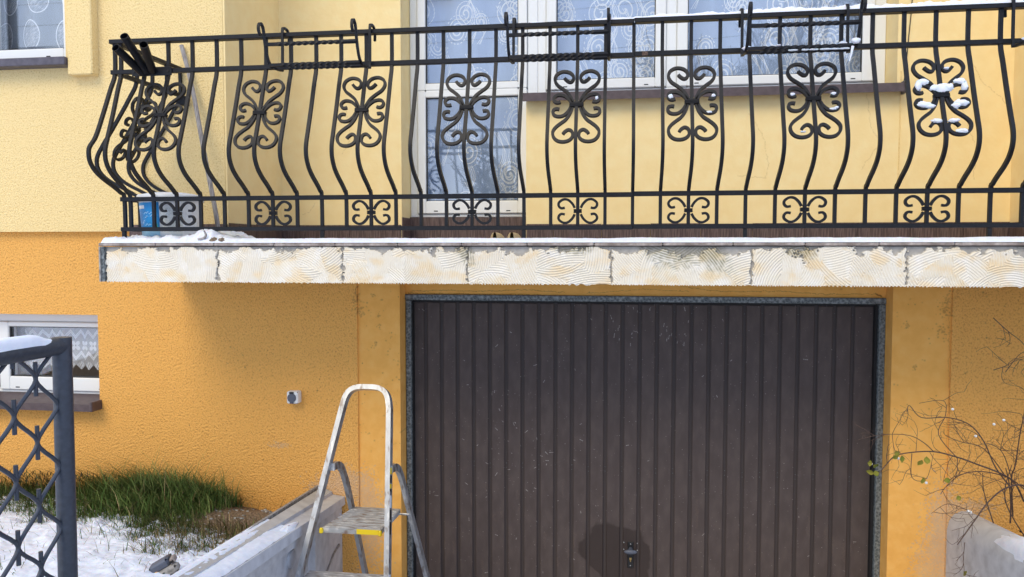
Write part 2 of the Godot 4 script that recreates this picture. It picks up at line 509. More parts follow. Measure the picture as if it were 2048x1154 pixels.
	textured("tree_bark", ramp(nimg(256, 0.05, 3, 85), [[0.2, C(58, 50, 44)], [0.8, C(96, 86, 78)]]), 0.9, Vector3.ONE * 1.5)
	textured("room_paint", ramp(coarse, [[0.2, C(150, 146, 140)], [0.8, C(166, 162, 156)]]), 0.9, Vector3.ONE)
	var shoe := mat("shoe_canvas", C(198, 178, 140), 0.85)
	shoe.metallic_specular = 0.2
	var ice := mat("ice", Color(1, 1, 1, 0.15), 0.05)
	ice.refraction_enabled = true
	ice.refraction_scale = 0.031
	make_fabrics()

func stroke(im: Image, p: Vector2, w: float, q: Color) -> void:
	var s := maxi(1, int(w))
	im.fill_rect(Rect2i(int(p.x - w * 0.5), int(p.y - w * 0.5), s, s), q)
func make_fabrics() -> void:
	# sheer curtain embroidered with swirls and flowing double lines
	var im := Image.create(1024, 1024, false, Image.FORMAT_RGBA8)
	im.fill(Color(0.74, 0.83, 0.95, 0.78))
	var thread := Color(0.95, 0.97, 0.98, 0.97)
	for k in 46:
		var ctr := Vector2(rng.randf() * 1024, rng.randf() * 1024)
		var turns := rng.randf_range(2.4, 3.6)
		var rmax := rng.randf_range(46, 88)
		var a0 := rng.randf() * TAU
		for arm in 2:
			for s in 900:
				var f := s / 900.0
				var a := a0 + arm * 0.35 + f * turns * TAU
				var r := 6.0 + rmax * pow(f, 0.8)
				var dash := s % 14 < 6 or f < 0.72
				if dash:
					stroke(im, ctr + Vector2(cos(a), sin(a) * 1.08) * r, 7.0 - 3.4 * f, thread)
		var e := ctr + Vector2(cos(a0 + turns * TAU), sin(a0 + turns * TAU)) * rmax
		for line in 3:
			for s in 340:
				var f := s / 340.0
				stroke(im, e + Vector2(sin(f * 3.4 + line * 0.25) * (24 + 9 * line) , f * 190.0 * (1.0 if k % 2 == 0 else -1.0)), 3.2, thread)
	var cu := mat("curtain", Color.WHITE, 0.9)
	cu.albedo_texture = ImageTexture.create_from_image(im)
	cu.transparency = BaseMaterial3D.TRANSPARENCY_ALPHA
	cu.backlight_enabled = true
	cu.backlight = Color(0.5, 0.5, 0.5)
	# leaf-shaped medallions for the curtain of the upper left window
	var im2 := Image.create(512, 512, false, Image.FORMAT_RGBA8)
	im2.fill(Color(0.72, 0.77, 0.80, 0.6))
	for k in 16:
		var ctr := Vector2((k % 4) * 128 + 64 + 30 * (k / 4 % 2), (k / 4) * 128 + 64)
		for s in 700:
			var a := TAU * s / 700.0
			var d := Vector2(cos(a) * 38, sin(a) * 52)
			stroke(im2, ctr + d, 3.0, thread)
		for s in 240:
			var a := rng.randf() * TAU
			var r := sqrt(rng.randf()) * 0.95
			var p := ctr + Vector2(cos(a) * 36, sin(a) * 50) * r
			for q in 9:
				stroke(im2, p + Vector2(q, -q * 0.8), 1.0, Color(0.92, 0.93, 0.94, 0.8))
	var cu2 := mat("medallion_curtain", Color.WHITE, 0.9)
	cu2.albedo_texture = ImageTexture.create_from_image(im2)
	cu2.transparency = BaseMaterial3D.TRANSPARENCY_ALPHA
	# white lace: zigzag bands, four-petalled flowers, net ground and fans; one repeat is 110 mm wide
	var lace := Image.create(256, 512, false, Image.FORMAT_RGBA8)
	for j in 512:
		for i in 256:
			var x := i / 128.0
			var fx := absf(fposmod(x, 1.0) - 0.5) * 2.0
			var y := j / 512.0
			var on := 0.0
			if (i % 6 < 2) or (j % 6 < 2):
				on = 0.65
			for b in [0.16, 0.62]:
				var zz: float = b + fx * 0.13
				if absf(y - zz) < 0.040 and not (absf(y - zz) < 0.008 and (i + j) % 12 < 6):
					on = 1.0
			var fl := Vector2(fposmod(x + 0.5, 1.0) - 0.5, (y - 0.47) * 4.0)
			var an := absf(sin(2.0 * fl.angle()))
			if fl.length() < 0.16 + 0.34 * an and fl.length() > 0.09:
				on = 1.0
			if y > 0.80 + fx * 0.10:
				var fan := Vector2(fposmod(x + 0.5, 1.0) - 0.5, 1.15 - y)
				on = 1.0 if sin(fan.angle() * 34.0) > -0.45 else 0.15
			lace.set_pixel(i, j, Color(0.90, 0.92, 0.93, 1.0 if on > 0.7 else (0.72 if on > 0.3 else 0.30)))
	var lc := mat("lace", Color.WHITE, 0.9)
	lc.albedo_texture = ImageTexture.create_from_image(lace)
	lc.transparency = BaseMaterial3D.TRANSPARENCY_ALPHA
	# bucket print: blue panel, pale grey panel with rows of illegible small print
	var bk := Image.create(512, 320, false, Image.FORMAT_RGBA8)
	bk.fill(C(238, 240, 240))
	bk.fill_rect(Rect2i(0, 20, 300, 300), C(24, 140, 204))
	bk.fill_rect(Rect2i(0, 44, 150, 26), C(235, 238, 240))
	for k in 60:
		var p := Vector2(rng.randf_range(20, 260), rng.randf_range(100, 250))
		for s in 40:
			stroke(bk, p + Vector2(s, sin(s * 0.2) * 4.0 - s * 0.3), 3, C(200, 226, 240) if k % 3 == 0 else C(16, 110, 176))
	bk.fill_rect(Rect2i(230, 190, 50, 60), C(36, 150, 130))
	bk.fill_rect(Rect2i(0, 250, 300, 70), C(150, 196, 220))
	bk.fill_rect(Rect2i(300, 60, 190, 210), C(226, 231, 230))
	for r in 16:
		for s in 30:
			if rng.randf() < 0.7:
				bk.fill_rect(Rect2i(310 + s * 6, 70 + r * 12, 5, 4), C(176, 184, 184))
	bk.fill_rect(Rect2i(300, 270, 190, 50), C(206, 216, 222))
	var bp := mat("bucket_print", Color.WHITE, 0.5)
	bp.albedo_texture = ImageTexture.create_from_image(bk)

var house: Node3D

func _ready() -> void:
	rng.seed = 20
	nz.seed = 5
	nz.frequency = 0.02
	var cam := Camera3D.new()
	cam.name = "camera"
	add_child(cam)
	cam.position = V(0, 2.4, 0)
	cam.basis = Basis(Vector3.UP, deg_to_rad(8.04)) * Basis(Vector3.RIGHT, deg_to_rad(-2.85))
	cam.fov = 40.01
	cam.near = 0.05
	cam.far = 400.0
	cam.current = true
	var we := WorldEnvironment.new()
	we.name = "environment"
	var env := Environment.new()
	env.background_mode = Environment.BG_SKY
	var sm := ProceduralSkyMaterial.new()
	sm.sky_top_color = Color(0.71, 0.81, 1.0)
	sm.sky_horizon_color = Color(0.86, 0.91, 0.98)
	sm.sky_curve = 0.2
	sm.ground_bottom_color = Color(0.5, 0.5, 0.52)
	sm.ground_horizon_color = Color(0.75, 0.77, 0.8)
	sm.sun_angle_max = 1.0
	sm.sky_energy_multiplier = 1.0
	env.sky = Sky.new()
	env.sky.sky_material = sm
	env.tonemap_mode = Environment.TONE_MAPPER_LINEAR
	env.tonemap_exposure = 1.72
	env.sdfgi_enabled = true
	env.ssao_enabled = true
	env.ssil_enabled = true
	we.environment = env
	add_child(we)
	var sun := DirectionalLight3D.new()
	sun.name = "sun"
	sun.light_energy = 0.36
	sun.light_angular_distance = 30.0
	sun.light_color = Color(1.0, 0.95, 0.86)
	sun.shadow_enabled = true
	add_child(sun)
	sun.look_at_from_position(V(-1.8, 5.6, 5.0), Vector3.ZERO)
	make_materials()
	make_ground()
	make_house()
	make_railing()
	make_garage_door()
	make_retaining_walls()
	make_balcony_things()
	make_ladder()
	make_gate()
	make_garden()
	make_bush()
	make_street()

func garden_y(x: float, z: float) -> float:
	return 0.945 - 0.03 * exp(-pow((x + 1.98) / 0.2, 2.0)) * smoothstep(-4.0, -4.2, z) + 0.155 * (z + 4.2) + 0.018 * nz.get_noise_2d(x * 60.0, z * 60.0) + 0.01 * nz.get_noise_2d(x * 260.0, z * 260.0)

func make_ground() -> void:
	# one sheet to the horizon, at street level; the garage drive cuts down into it
	var g := MB.new()
	for q in [[-200.0, -1.62, 2.6, 200.0], [1.9, 200.0, 2.6, 200.0], [-1.62, 1.9, 2.6, 200.0]]:
		g.quad(V(q[0], 1.1, q[2]), V(q[0], 1.1, q[3]), V(q[1], 1.1, q[3]), V(q[1], 1.1, q[2]), Vector3.UP)
	for q in [[-200.0, -7.0], [7.0, 200.0]]:
		g.quad(V(q[0], 1.1, 2.6), V(q[1], 1.1, 2.6), V(q[1], 0.95, -9.0), V(q[0], 0.95, -9.0), Vector3.UP)
		g.quad(V(q[0], 0.95, -9.0), V(q[1], 0.95, -9.0), V(q[1], 0.95, -200.0), V(q[0], 0.95, -200.0), Vector3.UP)
	structure("ground", g.mesh(), M.snow, "thin snow on the level ground round the house")
	var d := MB.new()
	d.quad(V(-1.62, 0.0, -4.4), V(1.9, 0.0, -4.4), V(1.9, 0.0, -2.9), V(-1.62, 0.0, -2.9), Vector3.UP)
	d.quad(V(-1.62, 0.0, -2.9), V(1.9, 0.0, -2.9), V(1.9, 1.1, 2.6), V(-1.62, 1.1, 2.6), Vector3.UP)
	structure("driveway", d.mesh(), M.paving, "pale paved drive sloping down to the garage")
	var s := MB.new()
	s.grid(60, 90, func(i: int, j: int):
		var z := -4.25 + 4.25 * i / 59.0
		var x := -5.2 + 3.6 * j / 89.0
		return V(x, garden_y(x, z), z))
	structure("garden_soil", s.mesh(), M.soil, "dark garden soil sloping up from the house wall")
	var r := MB.new()
	r.grid(40, 50, func(i: int, j: int):
		var z := -4.25 + 4.25 * i / 39.0
		var x := 1.72 + 3.6 * j / 49.0
		return V(x, garden_y(x, z) + 0.02, z))
	structure("bed_soil", r.mesh(), M.soil, "dark planting bed soil behind the right garden wall")
	var f := MB.new()
	f.quad(V(-7.0, 1.55, 0.0), V(-7, 1.1, 2.6), V(-1.6, 1.1, 2.6), V(-1.6, 1.58, 0.0), Vector3.UP)
	f.quad(V(-7.0, 1.58, 0.0), V(-5.2, 1.58, 0.0), V(-5.2, 0.93, -4.25), V(-7, 0.93, -4.25), Vector3.UP)
	f.quad(V(1.72, 1.58, 0.0), V(1.72, 1.1, 2.6), V(7, 1.1, 2.6), V(7, 1.58, 0.0), Vector3.UP)
	f.quad(V(5.32, 1.6, 0.0), V(7, 1.6, 0.0), V(7, 0.95, -4.25), V(5.32, 0.95, -4.25), Vector3.UP)
	structure("lawn_bank", f.mesh(), M.snow, "snowy lawn bank beside the drive")

func wall_part(called: String, boxes: Array, m: Material, map: Rect2, parent: Node3D) -> void:
	var b := MB.new()
	for q in boxes:
		aspan(b, q[0], q[1], q[2], q[3], q[4], q[5])
	put(called, b.mesh(map), m, parent)

func make_house() -> void:
	house = thing("house", "yellow and orange rendered house with a balcony above its garage", "house", V(0, 0, -4.2))
	wall_part("lower_wall", [[-3.02, -2.5, -0.1, 2.5, -4.2, -4.45], [-2.5, -1.457, -0.1, 2.245, -4.2, -4.45], [-3.95, -3.02, 2.018, 2.5, -4.2, -4.45], [-3.95, -3.02, -0.1, 1.50, -4.2, -4.45], [-7.0, -3.95, -0.1, 2.5, -4.2, -4.45]], M.orange_stucco, CLAD, house)
	wall_part("lower_wall", [[1.62, 2.62, -0.1, 2.245, -4.2, -4.45], [2.62, 7.0, -0.1, 2.5, -4.2, -4.45]], M.orange_stucco, CLAD, house)
	wall_part("garage_surround", [[-1.457, -1.217, -0.1, 2.244, -4.212, -4.45], [1.343, 1.62, -0.1, 2.244, -4.212, -4.45], [-1.217, 1.343, 2.147, 2.244, -4.325, -4.45]], M.orange_plaster, CLAD, house)
	wall_part("upper_wall", [[-3.15, -2.2, 2.5, 6.2, -4.165, -4.45], [-4.6, -3.15, 4.9, 6.2, -4.165, -4.45], [-4.6, -3.15, 2.5, 3.45, -4.165, -4.45], [-7.0, -4.6, 2.5, 6.2, -4.165, -4.45]], M.yellow_stucco, CLAD, house)
	wall_part("upper_wall", [[2.18, 7.0, 2.5, 6.2, -4.165, -4.45]], M.yellow_stucco, CLAD, house)
	put("window_surround", span(-3.098, -2.946, 3.375, 5.2, -4.105, -4.17, 0.006), M.yellow_stucco, house)
	wall_part("recess_wall", [[-2.2, -2.188, 2.43, 6.2, -4.169, -4.87], [2.168, 2.18, 2.43, 6.2, -4.169, -4.87], [-2.2, -1.39, 2.43, 6.2, -4.87, -5.15], [-0.60, 1.546, 2.43, 3.315, -4.87, -5.15], [1.546, 2.18, 2.43, 6.2, -4.87, -5.15], [-1.39, 1.546, 4.72, 6.2, -4.87, -5.15]], M.yellow_plaster, BACK, house)
	put("roof", span(-7.2, 7.2, 6.2, 6.45, -3.7, -9.0), M.old_concrete, house)
	wall_part("outer_wall", [[-7.0, -6.75, -0.1, 6.2, -4.45, -8.8], [6.75, 7.0, -0.1, 6.2, -4.45, -8.8], [-7.0, 7.0, -0.1, 6.2, -8.8, -9.0]], M.yellow_stucco, CLAD, house)
	var rm := MB.new()
	for q in [[-2.3, 2.3, 2.30, 2.43, -5.15, -8.2], [-2.3, 2.3, 4.9, 5.0, -5.15, -8.2], [-2.4, -2.3, 2.3, 5.0, -5.15, -8.2], [2.3, 2.4, 2.3, 5.0, -5.15, -8.2], [-2.4, 2.4, 2.3, 5.0, -8.2, -8.3], [-6.6, -2.6, 0.9, 1.0, -4.45, -7.5], [-6.6, -2.6, 2.2, 2.29, -4.45, -7.5], [-6.7, -6.6, 0.9, 2.3, -4.45, -7.5], [-2.6, -2.5, 0.9, 2.3, -4.45, -7.5], [-6.6, -2.6, 0.9, 2.3, -7.5, -7.6], [-6.6, -2.6, 2.9, 3.0, -4.45, -7.5], [-6.6, -2.6, 5.0, 5.1, -4.45, -7.5], [-2.6, -2.5, 2.9, 5.1, -4.45, -7.5], [-6.7, -6.6, 2.9, 5.1, -4.45, -7.5], [-6.6, -2.6, 2.9, 5.1, -7.5, -7.6]]:
		aspan(rm, q[0], q[1], q[2], q[3], q[4], q[5])
	put("room_wall", rm.mesh(), M.room_paint, house)
	# brown wood-look plinth tiles along the balcony walls, each its own piece
	var pl := node_part("tile_plinth", house)
	var runs := [[-2.78, -2.188, 2.432, 2.538, -4.155, 0], [-2.178, -1.392, 2.432, 2.553, -4.858, 0], [-1.39, -0.60, 2.432, 2.606, -5.055, 0], [-0.598, 2.168, 2.432, 2.553, -4.858, 0]]
	for q in runs:
		var x: float = q[0]
		while x < q[1] - 0.01:
			var x2 := minf(x + rng.randf_range(0.28, 0.30) if x > q[0] else x + rng.randf_range(0.12, 0.28), q[1])
			put("tile", span(x + 0.0012, x2 - 0.0012, q[2], q[3] + rng.randf_range(-0.002, 0.002), q[4], q[4] - 0.012, 0.001), M.tile, pl)
			x = x2
	for xr in [[-2.186, -2.176], [2.158, 2.167]]:
		put("tile", span(xr[0], xr[1], 2.432, 2.545, -4.17, -4.5, 0.001), M.tile, pl)
		put("tile", span(xr[0], xr[1], 2.432, 2.55, -4.503, -4.857, 0.001), M.tile, pl)
	for xr in [[-1.392, -1.382], [-0.608, -0.598]]:
		put("tile", span(xr[0], xr[1], 2.432, 2.6, -4.871, -5.053, 0.001), M.tile, pl)
	make_slab()
	make_windows()

func make_slab() -> void:
	var sl := node_part("balcony_slab", house)
	put("slab_core", span(-2.498, 2.62, 2.244, 2.411, -3.534, -5.149), M.old_concrete, sl)
	put("floor_tiles", span(-2.498, 2.62, 2.413, 2.430, -3.62, -5.149), M.tile_edge, sl)
	var x := -2.515
	while x < 2.62:
		var x2 := minf(x + 0.298, 2.635)
		put("edge_tile", bx(V((x + x2) * 0.5, 2.4215 + rng.randf_range(-0.001, 0.001), -3.568), V(x2 - x - 0.003, 0.015, 0.108), 0.003), M.tile_edge, sl)
		x = x2
	put("end_profile", span(-2.506, -2.4985, 2.243, 2.412, -3.505, -4.16), M.old_concrete, sl)
	put("end_lip", span(-2.4985, -2.484, 2.243, 2.4125, -3.512, -3.533), M.galvanised, sl)
	var joints := [-2.484, -1.905, -1.29, -0.70, -0.055, 0.545, 1.175, 1.80, 2.40, 2.62]
	for k in joints.size() - 1:
		adhesive(sl, joints[k], joints[k + 1], k)

# old tile adhesive left on the slab's front: combed in arcs, broken off in places
func adhesive(parent: Node3D, x0: float, x1: float, sd: int) -> void:
	var rg := RandomNumberGenerator.new()
	rg.seed = 300 + sd * 17
	var strokes := []
	var w := x1 - x0
	for k in int(w * 15.0):
		var p := Vector2(x0 + rg.randf() * w, 2.244 + rg.randf() * 0.168)
		var a := rg.randf() * TAU
		var r := rg.randf_range(0.16, 0.5)
		strokes.append([p, p + Vector2(cos(a), sin(a)) * r, rg.randf_range(0.0095, 0.0115), rg.randf_range(0.55, 1.0), rg.randf_range(0.0, 1.0)])
	var nu := 62
	var nv := maxi(20, int(w / 0.0027))
	var b := MB.new()
	var nb := FastNoiseLite.new()
	nb.seed = 77 + sd
	nb.frequency = 1.0
	var info := {}
	var lacks := [0.55, 0.3, 0.42, 0.5, 0.75, 0.25, 0.55, 0.5, 0.5]
	var shape := func(i: int, j: int):
		var x := x0 + w * j / (nv - 1)
		var y := 2.2425 + 0.168 * i / (nu - 1)
		var p := Vector2(x, y)
		var best := 9.0
		var s = strokes[0]
		for q in strokes:
			var e: Vector2 = p - q[0]
			var dv: Vector2 = (q[1] - q[0]).normalized()
			var dd: float = absf(p.distance_to(q[1]) - q[0].distance_to(q[1])) * 1.5 + absf(e.dot(Vector2(-dv.y, dv.x))) * 0.7
			if dd < best:
				best = dd
				s = q
		var ph: float = p.distance_to(s[1]) / s[2]
		var ridge := pow(0.5 + 0.5 * cos(ph * TAU), 0.7)
		var edge := minf(minf(x - x0, x1 - x) * 7.0, 1.0)
		var lack: float = lacks[sd]
		var top := (2.4105 - y) / 0.168
		var n1 := nb.get_noise_2d(x * 7.0, y * 7.0) + 0.40 * nb.get_noise_2d(x * 34.0, y * 34.0)
		var there := 0.12 + n1 * 0.95 + minf(top * 2.6, 1.0) * 0.85 - lack * (0.70 - minf(top * 2.0, 0.70)) * 1.3
		var side := (x - x0) if x - x0 < x1 - x else (x1 - x)
		there = minf(there, 0.32 * side / 0.010 + 0.5 * nb.get_noise_2d(x * 20.0 + 40.0, y * 26.0) - 0.12) if side < 0.03 else there
		there -= 0.42 * maxf(0.0, nb.get_noise_2d(x * 5.0 + 90.0, y * 11.0) - 0.28) * 3.0
		if i < 3:
			there += 0.3
		var m := smoothstep(-0.02, 0.05, there)
		var deep := nb.get_noise_2d(x * 14.0 + 7.0, y * 14.0) * 0.0016
		info[i * nv + j] = [m, ridge, s[4], n1, top, edge]
		var low := nb.get_noise_2d(x * 60.0, 3.0 + y) * 0.0035 * (1.0 if i == 0 else 0.0)
		var jag: float = (0.004 * s[3] * cos(ph * TAU) if i == 0 else 0.0)
		return V(x, y + low + jag, -3.5325 + m * (0.0075 + 0.0058 * ridge * s[3] + deep) + (1.0 - m) * nb.get_noise_2d(x * 50.0, y * 50.0) * 0.0012)
	var hue := func(i: int, j: int, p: Vector3):
		var q = info[i * nv + j]
		var cream := Color(0.80, 0.745, 0.62)
		var ochre := Color(0.80, 0.64, 0.40)
		var t := smoothstep(-0.10, 0.55, nb.get_noise_2d(p.x * 6.0 + 20.0, p.y * 9.0) + (q[2] - 0.5) * 0.55)
		var a := cream.lerp(ochre, t * 0.75)
		a = a.lerp(Color(0.83, 0.80, 0.73), clampf(nb.get_noise_2d(p.x * 8.0 + 55.0, p.y * 8.0) * 1.4, 0.0, 0.8))
		var g := Color(0.32, 0.305, 0.28).lerp(Color(0.50, 0.475, 0.43), 0.5 + 0.5 * nb.get_noise_2d(p.x * 25.0, p.y * 25.0))
		# moss and soot below the leaking edge joints, grown in the comb grooves
		var moss := 0.0
		for mq in [[0.20, 0.16, 0.13], [0.36, 0.09, 0.16], [-0.72, 0.05, 0.12], [1.80, 0.25, 0.05], [-0.23, 0.12, 0.05], [0.74, 0.08, 0.08]]:
			var ux: float = (p.x - mq[0] - (2.4 - p.y) * 0.5) / mq[1]
			moss = maxf(moss, maxf(0.0, 1.0 - ux * ux) * (1.0 - (2.412 - p.y) / mq[2]))
		moss = clampf(moss * 2.0 + n_(nb, p) * 0.9 - 0.25, 0.0, 1.0) * clampf(moss * 4.0, 0.0, 1.0) * (1.0 - 0.75 * q[1])
		a = a.lerp(Color(0.17, 0.16, 0.075), moss * 0.85)
		g = g.lerp(Color(0.13, 0.125, 0.07), moss * 0.7)
		return g.lerp(a, q[0])
	b.grid(nu, nv, shape, true, hue)
	put("adhesive_patch", b.mesh(), M.painted, parent)

func n_(nb: FastNoiseLite, p: Vector3) -> float:
	return nb.get_noise_2d(p.x * 30.0 + 11.0, p.y * 30.0)

func bars4(b: MB, x0: float, x1: float, y0: float, y1: float, gx0: float, gx1: float, gy0: float, gy1: float, z0: float, z1: float, ch := 0.005) -> void:
	aspan(b, x0, gx0, y0, y1, z0, z1, ch)
	aspan(b, gx1, x1, y0, y1, z0, z1, ch)
	aspan(b, gx0 - 0.001, gx1 + 0.001, y0, gy0, z0 - 0.0006, z1, ch)
	aspan(b, gx0 - 0.001, gx1 + 0.001, gy1, y1, z0 - 0.0006, z1, ch)
func sash(w: Node3D, x0: float, x1: float, y0: float, y1: float, holes: Array, z: float) -> void:
	var b := MB.new()
	for k in holes.size():
		var g = holes[k]
		var ya: float = y0 if k == 0 else (holes[k - 1][3] + g[2]) * 0.5 + 0.0005
		var yb: float = y1 if k == holes.size() - 1 else (g[3] + holes[k + 1][2]) * 0.5 - 0.0005
		bars4(b, x0, x1, ya, yb, g[0], g[1], g[2], g[3], z, z - 0.07)
		var s := MB.new()
		bars4(s, g[0] - 0.004, g[1] + 0.004, g[2] - 0.004, g[3] + 0.004, g[0] + 0.005, g[1] - 0.005, g[2] + 0.005, g[3] - 0.005, z - 0.013, z - 0.04, 0.0)
		put("seal", s.mesh(), M.seal, w)
		for q in [z - 0.020, z - 0.034, z - 0.048]:
			put("pane", span(g[0] - 0.002, g[1] + 0.002, g[2] - 0.002, g[3] + 0.002, q, q - 0.004), M.glass, w)
	put("sash", b.mesh(), M.pvc, w)
	for e in [x0 + 0.12, x1 - 0.12]:
		put("drain_slot", span(e - 0.013, e + 0.013, y0 + 0.014, y0 + 0.020, z + 0.001, z - 0.004), M.seal, w)

func make_windows() -> void:
	# balcony door
	var w := node_part("balcony_door", house)
	var f := MB.new()
	aspan(f, -1.389, -1.338, 2.606, 4.72, -5.078, -5.148, 0.005)
	aspan(f, -1.338, -0.617, 2.606, 2.628, -5.0785, -5.148, 0.004)
	aspan(f, -1.338, -0.617, 4.67, 4.72, -5.0785, -5.148, 0.004)
	aspan(f, -0.617, -0.552, 3.30, 4.72, -5.078, -5.148, 0.005)
	aspan(f, -0.617, -0.599, 2.606, 3.30, -5.078, -5.148, 0.003)
	put("frame", f.mesh(), M.pvc, w)
	sash(w, -1.336, -0.619, 2.630, 4.668, [[-1.282, -0.676, 2.712, 3.380], [-1.282, -0.676, 3.470, 4.60]], -5.062)
	w = node_part("balcony_window", house)
	f = MB.new()
	aspan(f, -0.551, -0.498, 3.33, 4.72, -5.078, -5.148, 0.005)
	aspan(f, 1.478, 1.545, 3.33, 4.72, -5.078, -5.148, 0.005)
	aspan(f, -0.498, 1.478, 3.33, 3.405, -5.0785, -5.148, 0.005)
	aspan(f, -0.498, 1.478, 4.66, 4.72, -5.0785, -5.148, 0.005)
	aspan(f, 0.25, 0.315, 3.405, 4.66, -5.0785, -5.148, 0.005)
	put("frame", f.mesh(), M.pvc, w)
	sash(w, -0.496, 0.249, 3.407, 4.658, [[-0.433, 0.184, 3.468, 4.60]], -5.062)
	sash(w, 0.316, 1.476, 3.407, 4.658, [[0.380, 1.408, 3.462, 4.60]], -5.062)
	var s := MB.new()
	s.box(V(0.475, 3.325, -4.95), V(2.18, 0.004, 0.30), 0.0, Basis(Vector3.RIGHT, 0.10))
	s.box(V(0.475, 3.316, -4.80), V(2.18, 0.050, 0.004), 0.0)
	put("sill", s.mesh(), M.sill_metal, w)
	put("sill_cap", span(1.565, 1.585, 3.286, 3.358, -4.79, -4.875, 0.004), M.sill_dark, w)
	curtain("curtain", "sheer white curtain with swirls behind the balcony door", -1.46, -0.53, 2.50, 4.85, M.curtain, 7.0, 1.25, 0.0)
	curtain("curtain", "sheer white curtain with swirls behind the wide balcony window", -0.52, 1.72, 2.50, 4.85, M.curtain, 7.0, 1.25, 0.37)
	# upper left window
	w = node_part("upper_window", house)
	f = MB.new()
	bars4(f, -4.6, -3.15, 3.452, 4.9, -4.53, -3.20, 3.50, 4.84, -4.262, -4.33)
	put("frame", f.mesh(), M.pvc, w)
	sash(w, -4.528, -3.202, 3.502, 4.838, [[-3.675, -3.225, 3.565, 4.77]], -4.246)
	put("sill", bx(V(-3.85, 3.452, -4.17), V(1.5, 0.045, 0.17), 0.003), M.sill_dark, w)
	curtain("curtain", "sheer curtain with leaf medallions in the upper left window", -4.5, -3.0, 3.62, 4.9, M.medallion_curtain, 6.0, 0.9, 0.2, -4.42)
	# lace window low on the left
	w = node_part("lace_window", house)
	f = MB.new()
	bars4(f, -3.95, -2.90, 1.532, 2.04, -3.885, -2.95, 1.55, 1.965, -4.30, -4.37)
	put("frame", f.mesh(), M.pvc, w)
	sash(w, -3.74, -2.952, 1.551, 1.964, [[-3.672, -3.0, 1.632, 1.935]], -4.286)
	var sl := MB.new()
	sl.box(V(-3.485, 1.520, -4.22), V(0.925, 0.004, 0.20), 0.0, Basis(Vector3.RIGHT, 0.14))
	sl.box(V(-3.485, 1.489, -4.118), V(0.925, 0.042, 0.004))
	put("sill", sl.mesh(), M.sill_metal, w)
	put("sill_cap", span(-3.024, -3.006, 1.468, 1.524, -4.11, -4.21, 0.004), M.sill_metal, w)
	var lc := MB.new()
	var n := 14 * 8
	lc.grid(10, n + 1, func(i: int, j: int):
		var x := -3.66 + 0.72 * j / n
		var rep := (x + 4.0) / 0.062
		var low := 1.662 + 0.034 * absf(fposmod(rep, 1.0) - 0.5) * 2.0
		return V(x, lerpf(1.945, low, i / 9.0), -4.40 + 0.010 * sin(x * 31.0) + 0.004 * sin(x * 83.0)))
	for k in lc.v.size():
		lc.uv[k] = Vector2((lc.v[k].x + 4.0) / 0.124, (1.945 - lc.v[k].y) / 0.285)
	var lo := put("lace_curtain", lc.mesh(), M.lace)
	tag(lo, "white lace curtain with scalloped edge in the low left window", "curtain")

func curtain(called: String, label: String, x0: float, x1: float, y0: float, y1: float, m: Material, folds: float, per: float, off: float, z := -5.24) -> void:
	var b := MB.new()
	var nv := int((x1 - x0) * 90)
	b.grid(8, nv, func(i: int, j: int):
		var x := x0 + (x1 - x0) * j / (nv - 1)
		var y := y0 + (y1 - y0) * i / 7.0
		return V(x, y, z + 0.022 * sin(x * folds * 2.6 + 1.5 * sin(x * 4.0) + off * 9.0) + 0.008 * sin(x * 37.0)))
	for k in b.v.size():
		b.uv[k] = Vector2((b.v[k].x - x0) / per * 1.12 + off, -(b.v[k].y - y0) / per + off)
	tag(put(called, b.mesh(), m), label, "curtain")

# ---- the wrought iron railing
const PROFILE := [[3.392, 0.050], [3.25, 0.052], [3.165, 0.080], [3.034, 0.125], [2.93, 0.164], [2.88, 0.183], [2.842, 0.188], [2.806, 0.180], [2.768, 0.154], [2.735, 0.113], [2.704, 0.062], [2.676, 0.022], [2.652, 0.003], [2.492, 0.0]]
const BIG_UP := [[0.013, 0.009], [0.021, 0.029], [0.037, 0.0575], [0.0615, 0.080], [0.0857, 0.100], [0.0977, 0.126], [0.0917, 0.150], [0.0736, 0.164], [0.0535, 0.167], [0.0314, 0.160], [0.0173, 0.144], [0.0165, 0.126], [0.0243, 0.115], [0.0354, 0.1146], [0.0474, 0.124], [0.0555, 0.134]]
const SMALL_UP := [[0.0193, 0.009], [0.0314, 0.0273], [0.0495, 0.0434], [0.0696, 0.0507], [0.0877, 0.0487], [0.0997, 0.0354], [0.0957, 0.0193], [0.0836, 0.0133], [0.0696, 0.0165]]
const SMALL_DOWN := [[0.0253, -0.011], [0.0354, -0.031], [0.0535, -0.049], [0.0736, -0.0543], [0.0937, -0.049], [0.102, -0.035], [0.098, -0.021], [0.0857, -0.0169], [0.0744, -0.0189]]
const BIG_DOWN := [[0.018, -0.013], [0.028, -0.043], [0.046, -0.071], [0.068, -0.089], [0.088, -0.107], [0.0997, -0.1275], [0.0965, -0.1516], [0.0804, -0.170], [0.0563, -0.1765], [0.0322, -0.1717], [0.0163, -0.1576], [0.0135, -0.1395], [0.019, -0.1254], [0.0322, -0.1194], [0.0463, -0.1275], [0.0555, -0.1395]]
const WING := [[0.0138, 0.0142], [0.0245, 0.0335], [0.0439, 0.0507], [0.0654, 0.0529], [0.0847, 0.040], [0.0869, 0.025], [0.0761, 0.0133], [0.0589, 0.015]]
var big_scrolls := []
var wing_scrolls := []
var collar_mesh: ArrayMesh
var small_collar: ArrayMesh

